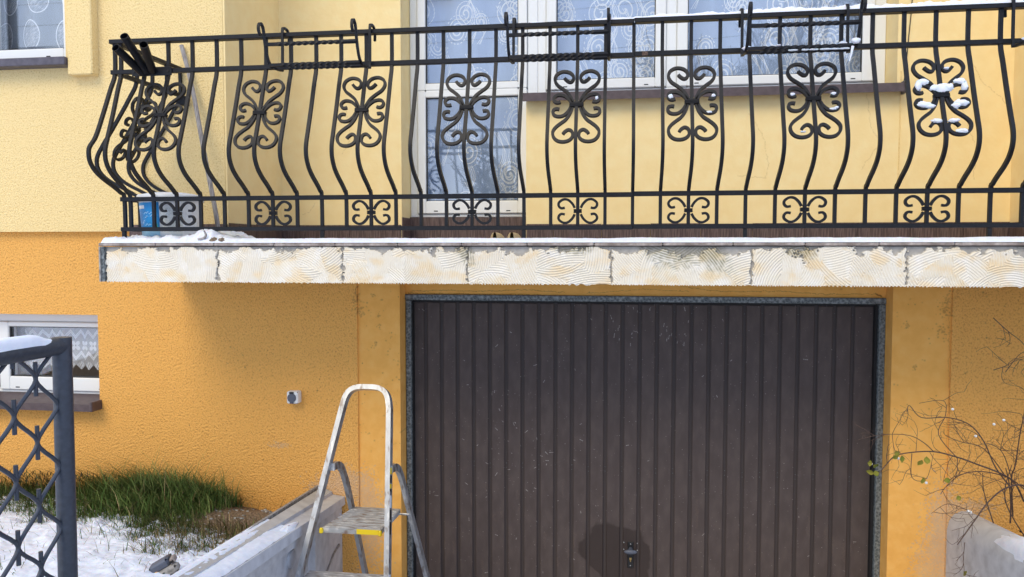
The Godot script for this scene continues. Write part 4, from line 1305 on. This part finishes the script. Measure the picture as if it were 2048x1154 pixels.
func make_ladder() -> void:
	var l := thing("step_ladder", "paint-splashed aluminium step ladder with a high hoop before the garage", "ladder", V(-1.22, 0, -3.4))
	# front frame: one bent rectangular tube
	var dn := V(0, -1, 0.348)
	var lt := V(-1.330, 1.640, -3.615)
	var rt := V(-1.098, 1.640, -3.615)
	var pts := []
	var foot := 1.62
	pts.append(lt + V(-0.165, -1, 0.348) * foot)
	pts.append(lt + V(-0.0505, -0.5, 0.174))
	pts.append(lt)
	for q in [[0.010, 0.045], [0.026, 0.074], [0.052, 0.090], [0.085, 0.096], [0.116, 0.096]]:
		pts.append(lt + V(q[0], q[1], -q[1] * 0.348))
	for q in [[-0.085, 0.096], [-0.052, 0.090], [-0.026, 0.074], [-0.010, 0.045]]:
		pts.append(rt + V(q[0], q[1], -q[1] * 0.348))
	pts.append(rt)
	pts.append(rt + V(0.0255, -0.5, 0.174))
	pts.append(rt + V(0.083, -1, 0.348) * foot)
	var path := PackedVector3Array()
	path.append(pts[0])
	for k in range(1, 20):
		path.append((pts[0] as Vector3).lerp(pts[2], k / 20.0))
	path.append_array(smooth(pts.slice(2, 13), 4))
	for k in range(1, 21):
		path.append((pts[12] as Vector3).lerp(pts[14], k / 20.0))
	var nrm := V(0, 0.348, 1).normalized()
	var ff := MB.new()
	ff.sweep(path, nrm, 0.044, 0.023)
	put("front_frame", ff.mesh(), M.alu, l)
	# rear legs bow out of the frame below the hoop
	for q in [[V(-1.352, 1.375, -3.53), V(-1.350, 1.365, -3.60), V(-1.346, 1.30, -3.665), V(-1.330, 1.06, -3.755), V(-1.285, 0.02, -4.14)], [V(-1.070, 1.375, -3.53), V(-1.066, 1.365, -3.60), V(-1.058, 1.30, -3.665), V(-1.030, 1.06, -3.755), V(-0.900, 0.02, -4.14)]]:
		var rg := MB.new()
		rg.sweep(smooth(q, 6), V(1, 0, 0), 0.020, 0.034)
		put("rear_leg", rg.mesh(), M.alu, l)
	put("cross_brace", bx(V(-1.13, 0.35, -4.03), V(0.45, 0.022, 0.03), 0.003), M.alu, l)
	# platform and steps
	var pf := MB.new()
	var fr := [V(-1.372, 1.117, -3.440), V(-1.092, 1.117, -3.440), V(-1.086, 1.117, -3.745), V(-1.322, 1.117, -3.745)]
	pf.quad(fr[0], fr[1], fr[2], fr[3], Vector3.UP)
	var low := []
	for p in fr:
		low.append(p - V(0, 0.024, 0))
	for k in 4:
		var k2 := (k + 1) % 4
		pf.quad(fr[k], fr[k2], low[k2], low[k], (fr[k] + fr[k2]) * 0.5 - V(-1.22, 1.117, -3.6))
	for k in 9:
		var f := 0.06 + 0.1 * k
		pf.beam((fr[0] as Vector3).lerp(fr[3], f) + V(0.006, 0.0008, 0), (fr[1] as Vector3).lerp(fr[2], f) + V(-0.006, 0.0008, 0), 0.012, 0.003)
	pf.quad(low[0], low[1], low[2], low[3], Vector3.DOWN)
	put("platform", pf.mesh(), M.alu_step, l)
	put("hinge_pin", bx(V(-1.062, 1.098, -3.725), V(0.06, 0.010, 0.010), 0.003), M.alu, l)
	put("edge_tape", span(-1.205, -1.098, 1.095, 1.1175, -3.4395, -3.4365), M.yellow_plastic, l)
	put("end_cap", bx(V(-1.372, 1.105, -3.432), V(0.018, 0.026, 0.014), 0.004), M.yellow_plastic, l)
	put("end_cap", bx(V(-1.092, 1.105, -3.432), V(0.016, 0.026, 0.014), 0.004), M.yellow_plastic, l)
	for k in 4:
		var y := 1.117 - 0.222 * (k + 1)
		var t := (1.64 - y)
		var xl := -1.330 - 0.165 * t + 0.012 + 0.06 * 0.0
		var xr := -1.098 + 0.083 * t - 0.012
		put("step", bx(V((xl + xr) * 0.5, y, -3.615 + 0.348 * t - 0.045), V(xr - xl, 0.022, 0.11), 0.003), M.alu_step, l)
		if k == 0:
			put("end_cap", bx(V(xr - 0.004, y - 0.006, -3.615 + 0.348 * t + 0.012), V(0.022, 0.026, 0.014), 0.004), M.yellow_plastic, l)
	# warning sticker down the right rail's outer front edge: yellow and black blocks, worn white below
	var side := V(0.083, -1, 0.348).normalized()
	for q in [[0.270, 0.030, "yellow_plastic"], [0.305, 0.034, "black_plastic"], [0.335, 0.020, "yellow_plastic"], [0.352, 0.012, "black_plastic"], [0.40, 0.055, "white_plastic"], [0.455, 0.045, "black_plastic"], [0.51, 0.055, "black_plastic"], [0.72, 0.05, "white_plastic"]]:
		var b := MB.new()
		var a: Vector3 = rt + V(0.083, -1, 0.348) * q[0] + V(0.0118, 0, 0) + nrm * 0.006
		var sd := side.cross(nrm).normalized()
		b.box(a, V(0.0012, q[1], 0.026), 0.0, Basis(sd, side, sd.cross(side)))
		put("sticker", b.mesh(), M[q[2]], l)

func make_gate() -> void:
	var g := thing("gate", "dark grey tubular gate with a diamond lattice in the left foreground", "gate", V(-1.62, 1.0, -2.1))
	var fr := MB.new()
	var x := -1.62
	fr.tube(PackedVector3Array([V(x, 1.05, -2.088), V(x, 1.5, -2.090), V(x, 2.0, -2.092), V(x, 2.1435, -2.092)]), 0.0265, 0.0265, 24)
	put("end_tube", fr.mesh(), M.gate_paint, g)
	var tp := MB.new()
	tp.tube(PackedVector3Array([V(x, 2.119, -2.088), V(x, 2.119, -1.6), V(x, 2.119, -1.0)]), 0.0255, 0.0255, 24)
	put("top_tube", tp.mesh(), M.gate_paint, g)
	var bt := MB.new()
	bt.tube(PackedVector3Array([V(x, 1.12, -2.09), V(x, 1.12, -1.0)]), 0.022, 0.022, 20)
	put("bottom_tube", bt.mesh(), M.gate_paint, g)
	var ot := MB.new()
	ot.tube(PackedVector3Array([V(x, 1.05, -1.0), V(x, 2.12, -1.0)]), 0.0255, 0.0255, 20)
	put("end_tube", ot.mesh(), M.gate_paint, g)
	# zigzag bars: each column swings between its two neighbours' welds
	for c in 13:
		var za := -2.066 + 0.082 * c
		var pts := []
		var y := 2.128
		var k := 0
		while y > 1.12:
			var inner := (k + c) % 2 == 0
			var zz := za + (0.008 if inner else 0.074)
			pts.append(V(x, y + 0.016, zz))
			pts.append(V(x, y - 0.016, zz))
			y -= 0.0895
			k += 1
		var b := MB.new()
		b.tube(smooth(pts, 3), 0.006, 0.006, 8)
		put("zigzag_bar", b.mesh(), M.gate_paint, g)
		if c > 0:
			var y2 := 2.128 - (0.0 if c % 2 == 0 else 0.0895)
			while y2 > 1.2:
				var u := MB.new()
				u.tube(PackedVector3Array([V(x, y2 - 0.048, za), V(x, y2 + (0.048 if y2 < 2.1 else -0.01), za)]), 0.0064, 0.0064, 8)
				put("short_bar", u.mesh(), M.gate_paint, g)
				y2 -= 0.179
	var s := MB.new()
	var shape := func(i: int, j: int):
		var t := j / 59.0
		var z := -2.045 + 1.0 * t
		var a := PI * (0.10 + 0.8 * i / 8.0)
		var h := 0.022 * smoothstep(0.0, 0.07, t) * (1.0 + 0.35 * nz.get_noise_1d(z * 260.0))
		return V(x + cos(a) * 0.0235, 2.119 + sin(a) * (0.0250 + h), z)
	s.grid(9, 60, shape, false)
	tag(put("gate_snow", s.mesh(), M.snow), "soft ridge of snow on the gate's top tube", "", "", "stuff")

func blade(b: MB, p: Vector3, h: float, lean: Vector3, w: float, q: Color, droop: float) -> void:
	var sd := V(lean.z, 0, -lean.x).normalized() * w
	if sd == Vector3.ZERO:
		sd = V(w, 0, 0)
	var base := b.v.size()
	var nn := V(lean.x, 0.6, lean.z).normalized()
	b.c = q
	for k in 4:
		var t := k / 3.0
		var c := p + V(0, h * (t - droop * t * t), 0) + lean * h * t * t
		var ww := 1.0 - t * 0.92
		b.vert(c - sd * ww, nn)
		b.vert(c + sd * ww, nn)
	for k in 3:
		var a := base + k * 2
		b.idx.append_array([a, a + 2, a + 1, a + 1, a + 2, a + 3])

func make_garden() -> void:
	var n2 := FastNoiseLite.new()
	n2.seed = 44
	n2.frequency = 1.0
	# snow over the soil: its edge frays into clods towards the grass along the wall
	var edge := func(x: float) -> float:
		if x < -2.4:
			return lerpf(-4.12, -3.72, clampf((x + 3.3) / 0.9, -0.3, 1.0))
		return lerpf(-3.72, -3.22, clampf((x + 2.4) / 0.75, 0.0, 1.0))
	var sn := MB.new()
	var nx := 300
	var nzz := 300
	var shape := func(i: int, j: int):
		var z := -4.18 + 4.1 * pow(float(i) / (nzz - 1), 1.3)
		var x := -4.4 + 2.85 * j / (nx - 1)
		var d: float = z - edge.call(x)
		var lumps := n2.get_noise_2d(x * 9.0, z * 9.0) * 0.7 + n2.get_noise_2d(x * 26.0, z * 26.0) * 0.5
		var t := clampf(d * 1.15 - 0.02, -0.45, 0.62) + lumps * (0.95 if d < 0.4 else 0.4)
		t -= 0.5 * smoothstep(-0.10, -0.30, d)
		var h := 0.040 * clampf(t, -1.0, 1.0) + 0.0025 * n2.get_noise_2d(x * 80.0, z * 80.0)
		return V(x, garden_y(x, z) + h, z)
	sn.grid(nzz, nx, shape)
	tag(put("garden_snow", sn.mesh(), M.snow), "patchy melting snow over the garden soil", "", "", "stuff")
	# grass: one thick tuft against the wall, thin grass elsewhere
	var greens := [Color(0.085, 0.155, 0.035), Color(0.115, 0.195, 0.045), Color(0.17, 0.25, 0.065), Color(0.065, 0.12, 0.03), Color(0.24, 0.30, 0.09)]
	var straw := [Color(0.36, 0.27, 0.13), Color(0.45, 0.35, 0.18), Color(0.26, 0.19, 0.09)]
	var tf := MB.new()
	for k in 7500:
		var x := -2.55 + rng.randfn(0.0, 0.18)
		var z := -4.17 + absf(rng.randfn(0.0, 0.20))
		if x > -2.16 or x < -3.15:
			continue
		var a := rng.randf() * TAU
		var ln := rng.randf_range(0.25, 1.1)
		var q: Color = greens[rng.randi() % 5]
		if rng.randf() < 0.06:
			q = straw[rng.randi() % 3]
		var hh := rng.randf_range(0.16, 0.34) * (1.0 if z < -4.0 else 0.72)
		if rng.randf() < 0.02:
			hh = 0.45
		blade(tf, V(x, garden_y(x, z) - 0.01, z), hh, V(cos(a) * ln, 0, absf(sin(a)) * ln * 0.9 + 0.1), rng.randf_range(0.0016, 0.0032), q, rng.randf_range(0.1, 0.55))
	tag(put("grass_tuft", tf.mesh(), M.grass_blade), "thick green tuft of long grass against the orange wall", "grass", "", "stuff")
	var gr := MB.new()
	for k in 13000:
		var x := rng.randf_range(-4.2, -1.7)
		var e: float = edge.call(x)
		var z := e + rng.randfn(0.0, 0.22)
		if k % 3 == 0:
			z = -4.19 + absf(rng.randfn(0.0, 0.10))
		if k % 11 == 0:
			z = rng.randf_range(-4.1, -2.5)
		if z < -4.19 or z > -2.3:
			continue
		if x > -2.14 and z < -3.60 and rng.randf() < 0.96:
			continue
		var a := rng.randf() * TAU
		var ln := rng.randf_range(0.2, 1.3)
		var q: Color = greens[rng.randi() % 5]
		if rng.randf() < (0.8 if x > -2.05 else 0.16):
			q = straw[rng.randi() % 3]
		blade(gr, V(x, garden_y(x, z) - 0.008, z), rng.randf_range(0.04, 0.14) * (1.25 if z < -4.0 else 1.0), V(cos(a) * ln, 0, sin(a) * ln * 0.7 + 0.1), rng.randf_range(0.0013, 0.0026), q, rng.randf_range(0.1, 0.6))
	# clumps standing out of the snow
	for k in 30:
		var cx := rng.randf_range(-3.5, -1.78)
		var cz: float = edge.call(cx) + rng.randf_range(0.02, 0.55)
		for e in 70:
			var x := cx + rng.randfn(0, 0.04)
			var z := cz + rng.randfn(0, 0.03)
			var a := rng.randf() * TAU
			var ln := rng.randf_range(0.3, 1.4)
			blade(gr, V(x, garden_y(x, z), z), rng.randf_range(0.05, 0.13), V(cos(a) * ln, 0, sin(a) * ln * 0.8), rng.randf_range(0.0014, 0.0028), greens[rng.randi() % 5] if rng.randf() < 0.8 else straw[rng.randi() % 3], rng.randf_range(0.2, 0.6))
	# withered weeds by the low window
	for k in 700:
		var x := -3.25 + rng.randfn(0.0, 0.28)
		var z := -4.185 + absf(rng.randfn(0.0, 0.03))
		var a := rng.randf() * TAU
		blade(gr, V(x, garden_y(x, z) + rng.randf_range(0.0, 0.13), z), rng.randf_range(0.02, 0.08), V(cos(a), 0, absf(sin(a)) * 0.5), rng.randf_range(0.002, 0.005), [Color(0.10, 0.09, 0.035), Color(0.16, 0.11, 0.06), Color(0.08, 0.10, 0.03)][k % 3], 0.3)
	tag(put("grass", gr.mesh(), M.grass_blade), "thin grass and withered weeds poking through the snow", "", "", "stuff")
	# pebbles on the bare soil beside the coping
	var pb := MB.new()
	for k in 60:
		var x := rng.randf_range(-2.2, -1.70)
		var z := rng.randf_range(-4.17, -3.75)
		var r := rng.randf_range(0.004, 0.012) * (1.3 if x > -1.85 else 0.9)
		var v := rng.randf_range(0.16, 0.5)
		var k0 := pb.v.size()
		pb.blob(V(x, garden_y(x, z) + r * 0.3, z), V(r, r * 0.7, r), 0.4, nz, 5, 8)
		for i in range(k0, pb.v.size()):
			pb.col[i] = Color(v, v * 0.95, v * 0.87)
	tag(put("pebbles", pb.mesh(), M.painted), "pale pebbles on bare soil beside the coping", "", "", "stuff")
	# snow left on the near half of the left coping and on the right wall
	var cs := MB.new()
	var sn1 := func(i: int, j: int):
		var t := 0.82 + 2.3 * i / 119.0
		var f := j / 15.0
		var p := V(-1.70 + 0.095 * t, 1.066 + 0.120 * t, -4.198 + t).lerp(V(-1.545 + 0.084 * t, 1.020 + 0.134 * t, -4.198 + t), f)
		var h := 0.009 + 0.004 * n2.get_noise_2d(p.x * 22.0, p.z * 22.0) + 0.002 * n2.get_noise_2d(p.x * 80.0, p.z * 80.0)
		h *= smoothstep(0.82, 1.1, t + 0.25 * n2.get_noise_2d(p.x * 30.0, 5.0))
		h *= smoothstep(0.0, 0.12, f) * smoothstep(1.02, 0.84, f + 0.10 * n2.get_noise_2d(p.z * 16.0, 9.0))
		h *= 1.0 - 0.75 * exp(-pow((f - 0.44) / 0.07, 2.0)) * clampf(0.5 + n2.get_noise_1d(p.z * 20.0), 0.0, 1.0)
		return p + V(0, h - 0.006 + (0.012 if f < 0.46 else 0.004), 0)
	cs.grid(120, 16, sn1)
	var sp := func(i: int, j: int):
		var a := TAU * j / 20.0
		var r := i / 7.0
		var p := V(-1.497 + cos(a) * 0.026 * r + sin(a) * 0.012 * r, 0, -3.36 + sin(a) * (0.10 + 0.03 * sin(a * 3.0)) * r)
		return V(p.x, 1.0165 + 0.134 * (p.z + 4.198) + (p.x + 1.468) * -0.27 + 0.012 * (1.0 - r * r) - 0.002, p.z)
	cs.grid(8, 21, sp, true)
	var rs := func(i: int, j: int):
		var t := 0.45 + 2.6 * i / 99.0
		var f := j / 11.0
		var cv := [[1.628, 1.018], [1.640, 1.050], [1.660, 1.072], [1.690, 1.085], [1.715, 1.085], [1.735, 1.080]]
		var ci := mini(int(f * 5.0), 4)
		var cf := f * 5.0 - ci
		var p := V(lerpf(cv[ci][0], cv[ci + 1][0], cf) + 0.012 * t, lerpf(cv[ci][1], cv[ci + 1][1], cf) + 0.115 * t, -4.199 + t)
		var h := (0.020 + 0.006 * n2.get_noise_2d(p.x * 20.0, p.z * 20.0)) * smoothstep(0.45, 0.60, t + 0.1 * n2.get_noise_1d(f * 5.0))
		h *= smoothstep(0.0, 0.25, f + 0.06 * n2.get_noise_1d(p.z * 18.0)) * smoothstep(1.0, 0.85, f)
		return p + V(-0.3 * h, h - 0.004, 0)
	cs.grid(100, 12, rs)
	tag(put("coping_snow", cs.mesh(), M.snow), "crusted snow on the tops of the two garden walls", "", "", "stuff")
	# weathered power tool lying at the foot of the coping
	var t := thing("power_tool", "worn grey and orange tool lying in the snow at the bottom edge", "tool", V(-1.6920, 1.1750, -2.6800))
	var bs := Basis(V(0, 1, 0), 0.35) * Basis(V(0, 0, 1), 0.5)
	put("housing", bx(V(-1.7040, 1.2220, -2.6900), V(0.075, 0.036, 0.05), 0.008, bs), M.grey_plastic, t)
	put("cover", bx(V(-1.7000, 1.2380, -2.7000), V(0.06, 0.010, 0.04), 0.003, bs), M.gate_paint, t)
	put("clamp", bx(V(-1.6560, 1.2470, -2.6950), V(0.018, 0.020, 0.04), 0.003, bs), M.tile_edge, t)
	put("vent", bx(V(-1.6520, 1.2430, -2.6770), V(0.016, 0.009, 0.012), 0.001, bs), M.gasket, t)
	put("body", bx(V(-1.6640, 1.2070, -2.6720), V(0.085, 0.030, 0.05), 0.008, bs), M.old_concrete, t)
	put("shoe", bx(V(-1.6420, 1.1800, -2.6650), V(0.035, 0.050, 0.045), 0.008, bs), M.gate_paint, t)
	put("grip", bx(V(-1.7040, 1.1800, -2.6650), V(0.040, 0.050, 0.04), 0.008, bs), M.orange_plaster, t)
	for q in [[-1.687, 1.207], [-1.674, 1.197], [-1.664, 1.211]]:
		put("vent", bx(V(q[0], q[1], -2.6445), V(0.007, 0.006, 0.004), 0.001, bs), M.gasket, t)

func leaf(at: Vector3, size: float, turn: float, q: Color) -> ArrayMesh:
	var b := MB.new()
	var bs := Basis(Vector3.BACK, turn) * Basis(Vector3.RIGHT, rng.randf_range(-0.5, 0.5)) * Basis(Vector3.UP, rng.randf_range(-0.6, 0.6))
	var f := func(i: int, j: int):
		var t := i / 8.0
		var w := sin(PI * pow(t, 0.85)) * 0.42 * size
		var s := (j - 2) / 2.0
		return at + bs * V((t - 0.5) * size, s * w, 0.12 * size * s * s - 0.2 * size * t * t)
	b.grid(9, 5, f)
	for k in b.col.size():
		b.col[k] = q.lerp(Color(0.34, 0.28, 0.05), clampf(0.3 + nz.get_noise_3dv(b.v[k] * 900.0), 0.0, 0.6))
	return b.mesh()

func twig(b: MB, p: Vector3, d: Vector3, ln: float, r: float, depth: int) -> void:
	var pts := []
	var q := p
	var dd := d
	var steps := 4
	for k in steps + 1:
		pts.append(q)
		dd = (dd + V(rng.randfn(0, 0.22), rng.randfn(0.02, 0.2), rng.randfn(0, 0.10))).normalized()
		q += dd * ln / steps
	b.tube(smooth(pts, 2), r, r * 0.55, 5, false)
	if depth > 0:
		for k in range(1, steps + 1):
			if rng.randf() < 0.75:
				var s := (dd + V(rng.randfn(0, 0.9), rng.randfn(0, 0.9), rng.randfn(0, 0.3))).normalized()
				twig(b, pts[k], s, ln * rng.randf_range(0.35, 0.7), r * 0.62, depth - 1)

func make_bush() -> void:
	var h := thing("snowberry_bush", "nearly leafless snowberry bush with white berries behind the right garden wall", "bush", V(1.85, 1.1, -3.85))
	var stems := [
[V(1.836,1.236,-3.900), V(1.755,1.352,-3.856), V(1.581,1.429,-3.812), V(1.472,1.470,-3.769), V(1.374,1.497,-3.725), V(1.268,1.501,-3.681), V(1.184,1.493,-3.637), V(1.131,1.461,-3.594), V(1.094,1.440,-3.550)],
	[V(1.786,1.290,-3.900), V(1.708,1.390,-3.893), V(1.650,1.513,-3.886), V(1.583,1.591,-3.879), V(1.486,1.623,-3.871), V(1.369,1.621,-3.864), V(1.313,1.677,-3.857), V(1.301,1.650,-3.850)],
	[V(1.813,1.150,-3.950), V(1.789,1.340,-3.920), V(1.789,1.405,-3.890), V(1.791,1.557,-3.860), V(1.791,1.652,-3.830), V(1.783,1.744,-3.800)],
	[V(1.850,1.225,-3.900), V(1.796,1.331,-3.820), V(1.683,1.340,-3.740), V(1.581,1.301,-3.660), V(1.492,1.239,-3.580), V(1.395,1.160,-3.500)],
	[V(1.365,1.503,-3.700), V(1.315,1.547,-3.675), V(1.246,1.583,-3.650), V(1.148,1.591,-3.625), V(1.061,1.583,-3.600)],
	[V(1.504,1.452,-3.800), V(1.425,1.556,-3.812), V(1.458,1.643,-3.825), V(1.451,1.707,-3.837), V(1.352,1.690,-3.850)],
	[V(1.754,1.350,-3.900), V(1.657,1.476,-3.900), V(1.552,1.506,-3.900), V(1.489,1.532,-3.900)],
	[V(1.785,1.324,-3.900), V(1.725,1.465,-3.867), V(1.649,1.515,-3.833), V(1.574,1.509,-3.800)],
	[V(1.838,1.292,-3.900), V(1.746,1.356,-3.860), V(1.616,1.390,-3.820), V(1.509,1.380,-3.780), V(1.434,1.334,-3.740), V(1.399,1.313,-3.700)],
	[V(1.595,2.100,-3.700), V(1.670,2.040,-3.733), V(1.752,1.979,-3.767), V(1.793,1.895,-3.800)],
	[V(1.645,1.858,-3.800), V(1.694,1.877,-3.800), V(1.743,1.905,-3.800), V(1.793,1.912,-3.800)],
	[V(1.504,1.452,-3.800), V(1.494,1.392,-3.775), V(1.467,1.355,-3.750)],
	[V(1.240,1.516,-3.600), V(1.249,1.406,-3.617), V(1.314,1.399,-3.633), V(1.346,1.507,-3.650)],
	[V(1.803,1.116,-3.950), V(1.795,1.212,-3.933), V(1.777,1.318,-3.917), V(1.753,1.390,-3.900)],
	[V(1.708,1.128,-3.900), V(1.663,1.273,-3.900), V(1.655,1.363,-3.900)],
	[V(1.521,1.243,-3.700), V(1.411,1.286,-3.650), V(1.325,1.256,-3.600)],
	[V(1.464,1.136,-3.600), V(1.461,1.063,-3.600), V(1.468,0.989,-3.600)],
	[V(1.695,1.850,-3.800), V(1.743,1.921,-3.800), V(1.769,1.943,-3.800)],
	]
	for k in stems.size():
		var b := MB.new()
		var main := smooth(stems[k], 5)
		var thick: float = [0.0042, 0.0034, 0.0036, 0.0048, 0.0022, 0.0022, 0.0026, 0.0024, 0.0028, 0.002, 0.0018, 0.0018, 0.0018, 0.004, 0.003, 0.0018, 0.0016, 0.0018][k]
		b.tube(main, thick, thick * 0.45, 7)
		var cnt := 2 + int(main.size() / 6.0)
		for s in cnt:
			var i := rng.randi_range(int(main.size() * 0.2), main.size() - 2)
			var d := (main[i + 1] - main[i]).normalized()
			var o := (d * 0.5 + V(rng.randfn(0, 0.7), rng.randfn(0.1, 0.7), rng.randfn(0, 0.3))).normalized()
			twig(b, main[i], o, rng.randf_range(0.05, 0.15), 0.0013, 1)
		put("branch", b.mesh(), M.bark, h)
	# bare stems rising from the bed beyond the picture's edge
	for k in 9:
		var b := MB.new()
		var p := V(1.86 + rng.randf() * 0.35, 1.0, -3.95 + rng.randf() * 0.2)
		var q := p + V(rng.randfn(-0.05, 0.15), rng.randf_range(0.4, 0.75), rng.randfn(0, 0.08))
		var main := smooth([p, p.lerp(q, 0.5) + V(rng.randfn(0, 0.05), 0.03, 0), q], 5)
		b.tube(main, 0.0035, 0.0015, 6)
		for s in 5:
			twig(b, main[rng.randi_range(3, main.size() - 1)], V(rng.randfn(-0.3, 0.8), rng.randfn(0.1, 0.6), rng.randfn(0, 0.3)).normalized(), rng.randf_range(0.08, 0.18), 0.0014, 1)
		put("branch", b.mesh(), M.bark, h)
	for p in [V(1.063,1.472,-3.580), V(1.065,1.433,-3.583), V(1.090,1.461,-3.587), V(1.093,1.426,-3.590), V(1.177,1.515,-3.593), V(1.173,1.500,-3.597), V(1.200,1.489,-3.600), V(1.275,1.476,-3.603), V(1.304,1.487,-3.607), V(1.291,1.397,-3.610), V(1.440,1.325,-3.613), V(1.392,1.399,-3.617), V(1.476,0.992,-3.620)]:
		put("leaf", leaf(p, rng.randf_range(0.026, 0.034), rng.randf() * TAU, Color(0.16, 0.19, 0.035)), M.painted, h)
	for p in [V(1.478,1.676,-3.800), V(1.643,1.618,-3.775), V(1.672,1.643,-3.750), V(1.547,1.573,-3.725), V(1.338,1.362,-3.700), V(1.505,1.250,-3.675), V(1.505,1.254,-3.650), V(1.193,1.486,-3.625), V(1.074,1.465,-3.600)]:
		var b := MB.new()
		b.blob(p, V(0.0062, 0.006, 0.0062), 0.05, nz, 8, 12)
		put("berry", b.mesh(), M.white_plastic, h)
	# fallen leaves in the bed
	var lt := MB.new()
	for k in 260:
		var x := rng.randf_range(1.77, 2.5)
		var z := rng.randf_range(-4.15, -3.0)
		var p := V(x, garden_y(x, z) + 0.03 + rng.randf() * 0.05, z)
		var s := rng.randf_range(0.012, 0.03)
		var bs := Basis.from_euler(V(rng.randfn(0, 0.7), rng.randf() * TAU, rng.randfn(0, 0.7)))
		lt.c = [Color(0.20, 0.12, 0.06), Color(0.30, 0.20, 0.10), Color(0.13, 0.08, 0.05), Color(0.36, 0.28, 0.17)][k % 4]
		lt.quad(p + bs * V(-s, 0, 0), p + bs * V(0, s * 0.2, s * 0.5), p + bs * V(s, 0, 0), p + bs * V(0, s * 0.2, -s * 0.5))
	tag(put("leaf_litter", lt.mesh(), M.painted), "brown fallen leaves in the bed under the bush", "", "", "stuff")

func limb(b: MB, p: Vector3, d: Vector3, ln: float, r: float, depth: int) -> void:
	var pts := []
	var q := p
	var dd := d
	for k in 5:
		pts.append(q)
		dd = (dd + V(rng.randfn(0, 0.16), rng.randfn(0.05, 0.12), rng.randfn(0, 0.16))).normalized()
		q += dd * ln / 4.0
	b.tube(PackedVector3Array(pts), r, r * 0.6, 5, false)
	if depth > 0:
		for k in range(1, 5):
			for e in 2:
				if rng.randf() < 0.85:
					var s := (dd + V(rng.randfn(0, 0.6), rng.randfn(0.1, 0.45), rng.randfn(0, 0.6))).normalized()
					limb(b, pts[k], s, ln * rng.randf_range(0.4, 0.62), r * 0.5, depth - 1)

func make_street() -> void:
	# bare trees across the street, which the window panes mirror
	var spots := [[V(2.4, 1.1, 9.0), 4.2, "bare tree across the street mirrored in the wide window's left part"], [V(4.6, 1.1, 10.5), 4.8, "thick bare tree across the street mirrored in the wide window's right part"], [V(-3.0, 1.1, 10.0), 2.6, "small bare tree across the street mirrored low in the balcony door"], [V(6.9, 1.1, 12.0), 4.6, "bare tree farthest right across the street"]]
	for s in spots:
		var t := thing("bare_tree", s[2], "tree", s[0], "bare trees across the street")
		var tr := MB.new()
		tr.tube(smooth([s[0], s[0] + V(0.05, s[1] * 0.35, 0), s[0] + V(-0.03, s[1] * 0.8, 0.05)], 4), 0.16, 0.10, 10)
		put("trunk", tr.mesh(), M.tree_bark, t)
		var cr := MB.new()
		for k in 7:
			var a := TAU * k / 7.0
			var hgt: float = s[1] * (0.45 + 0.05 * k)
			limb(cr, s[0] + V(0, hgt, 0), V(cos(a) * 0.7, 0.9, sin(a) * 0.7).normalized(), s[1] * 0.55, 0.06, 3)
		put("crown", cr.mesh(), M.tree_bark, t)
	# street cables between two poles
	for e in [[-13.0, "wooden cable pole on the left across the street"], [14.0, "wooden cable pole on the right across the street"]]:
		var p := MB.new()
		p.tube(PackedVector3Array([V(e[0], 1.1, 7.0), V(e[0], 9.6, 7.0)]), 0.13, 0.09, 10)
		tag(put("cable_pole", p.mesh(), M.tree_bark), e[1], "pole", "cable poles across the street")
	var words := ["topmost", "second", "third", "lowest"]
	for k in 4:
		var c := MB.new()
		var pts := []
		for i in 21:
			var f := i / 20.0
			pts.append(V(lerpf(-13.0, 14.0, f), lerpf(7.6, 9.3, f) - 0.45 * k - 1.0 * 4.0 * f * (1.0 - f) * 0.4, 7.0))
		c.tube(PackedVector3Array(pts), 0.006, 0.006, 5)
		tag(put("street_cable", c.mesh(), M.black_plastic), words[k] + " of the street cables mirrored in the balcony panes", "cable", "street cables")
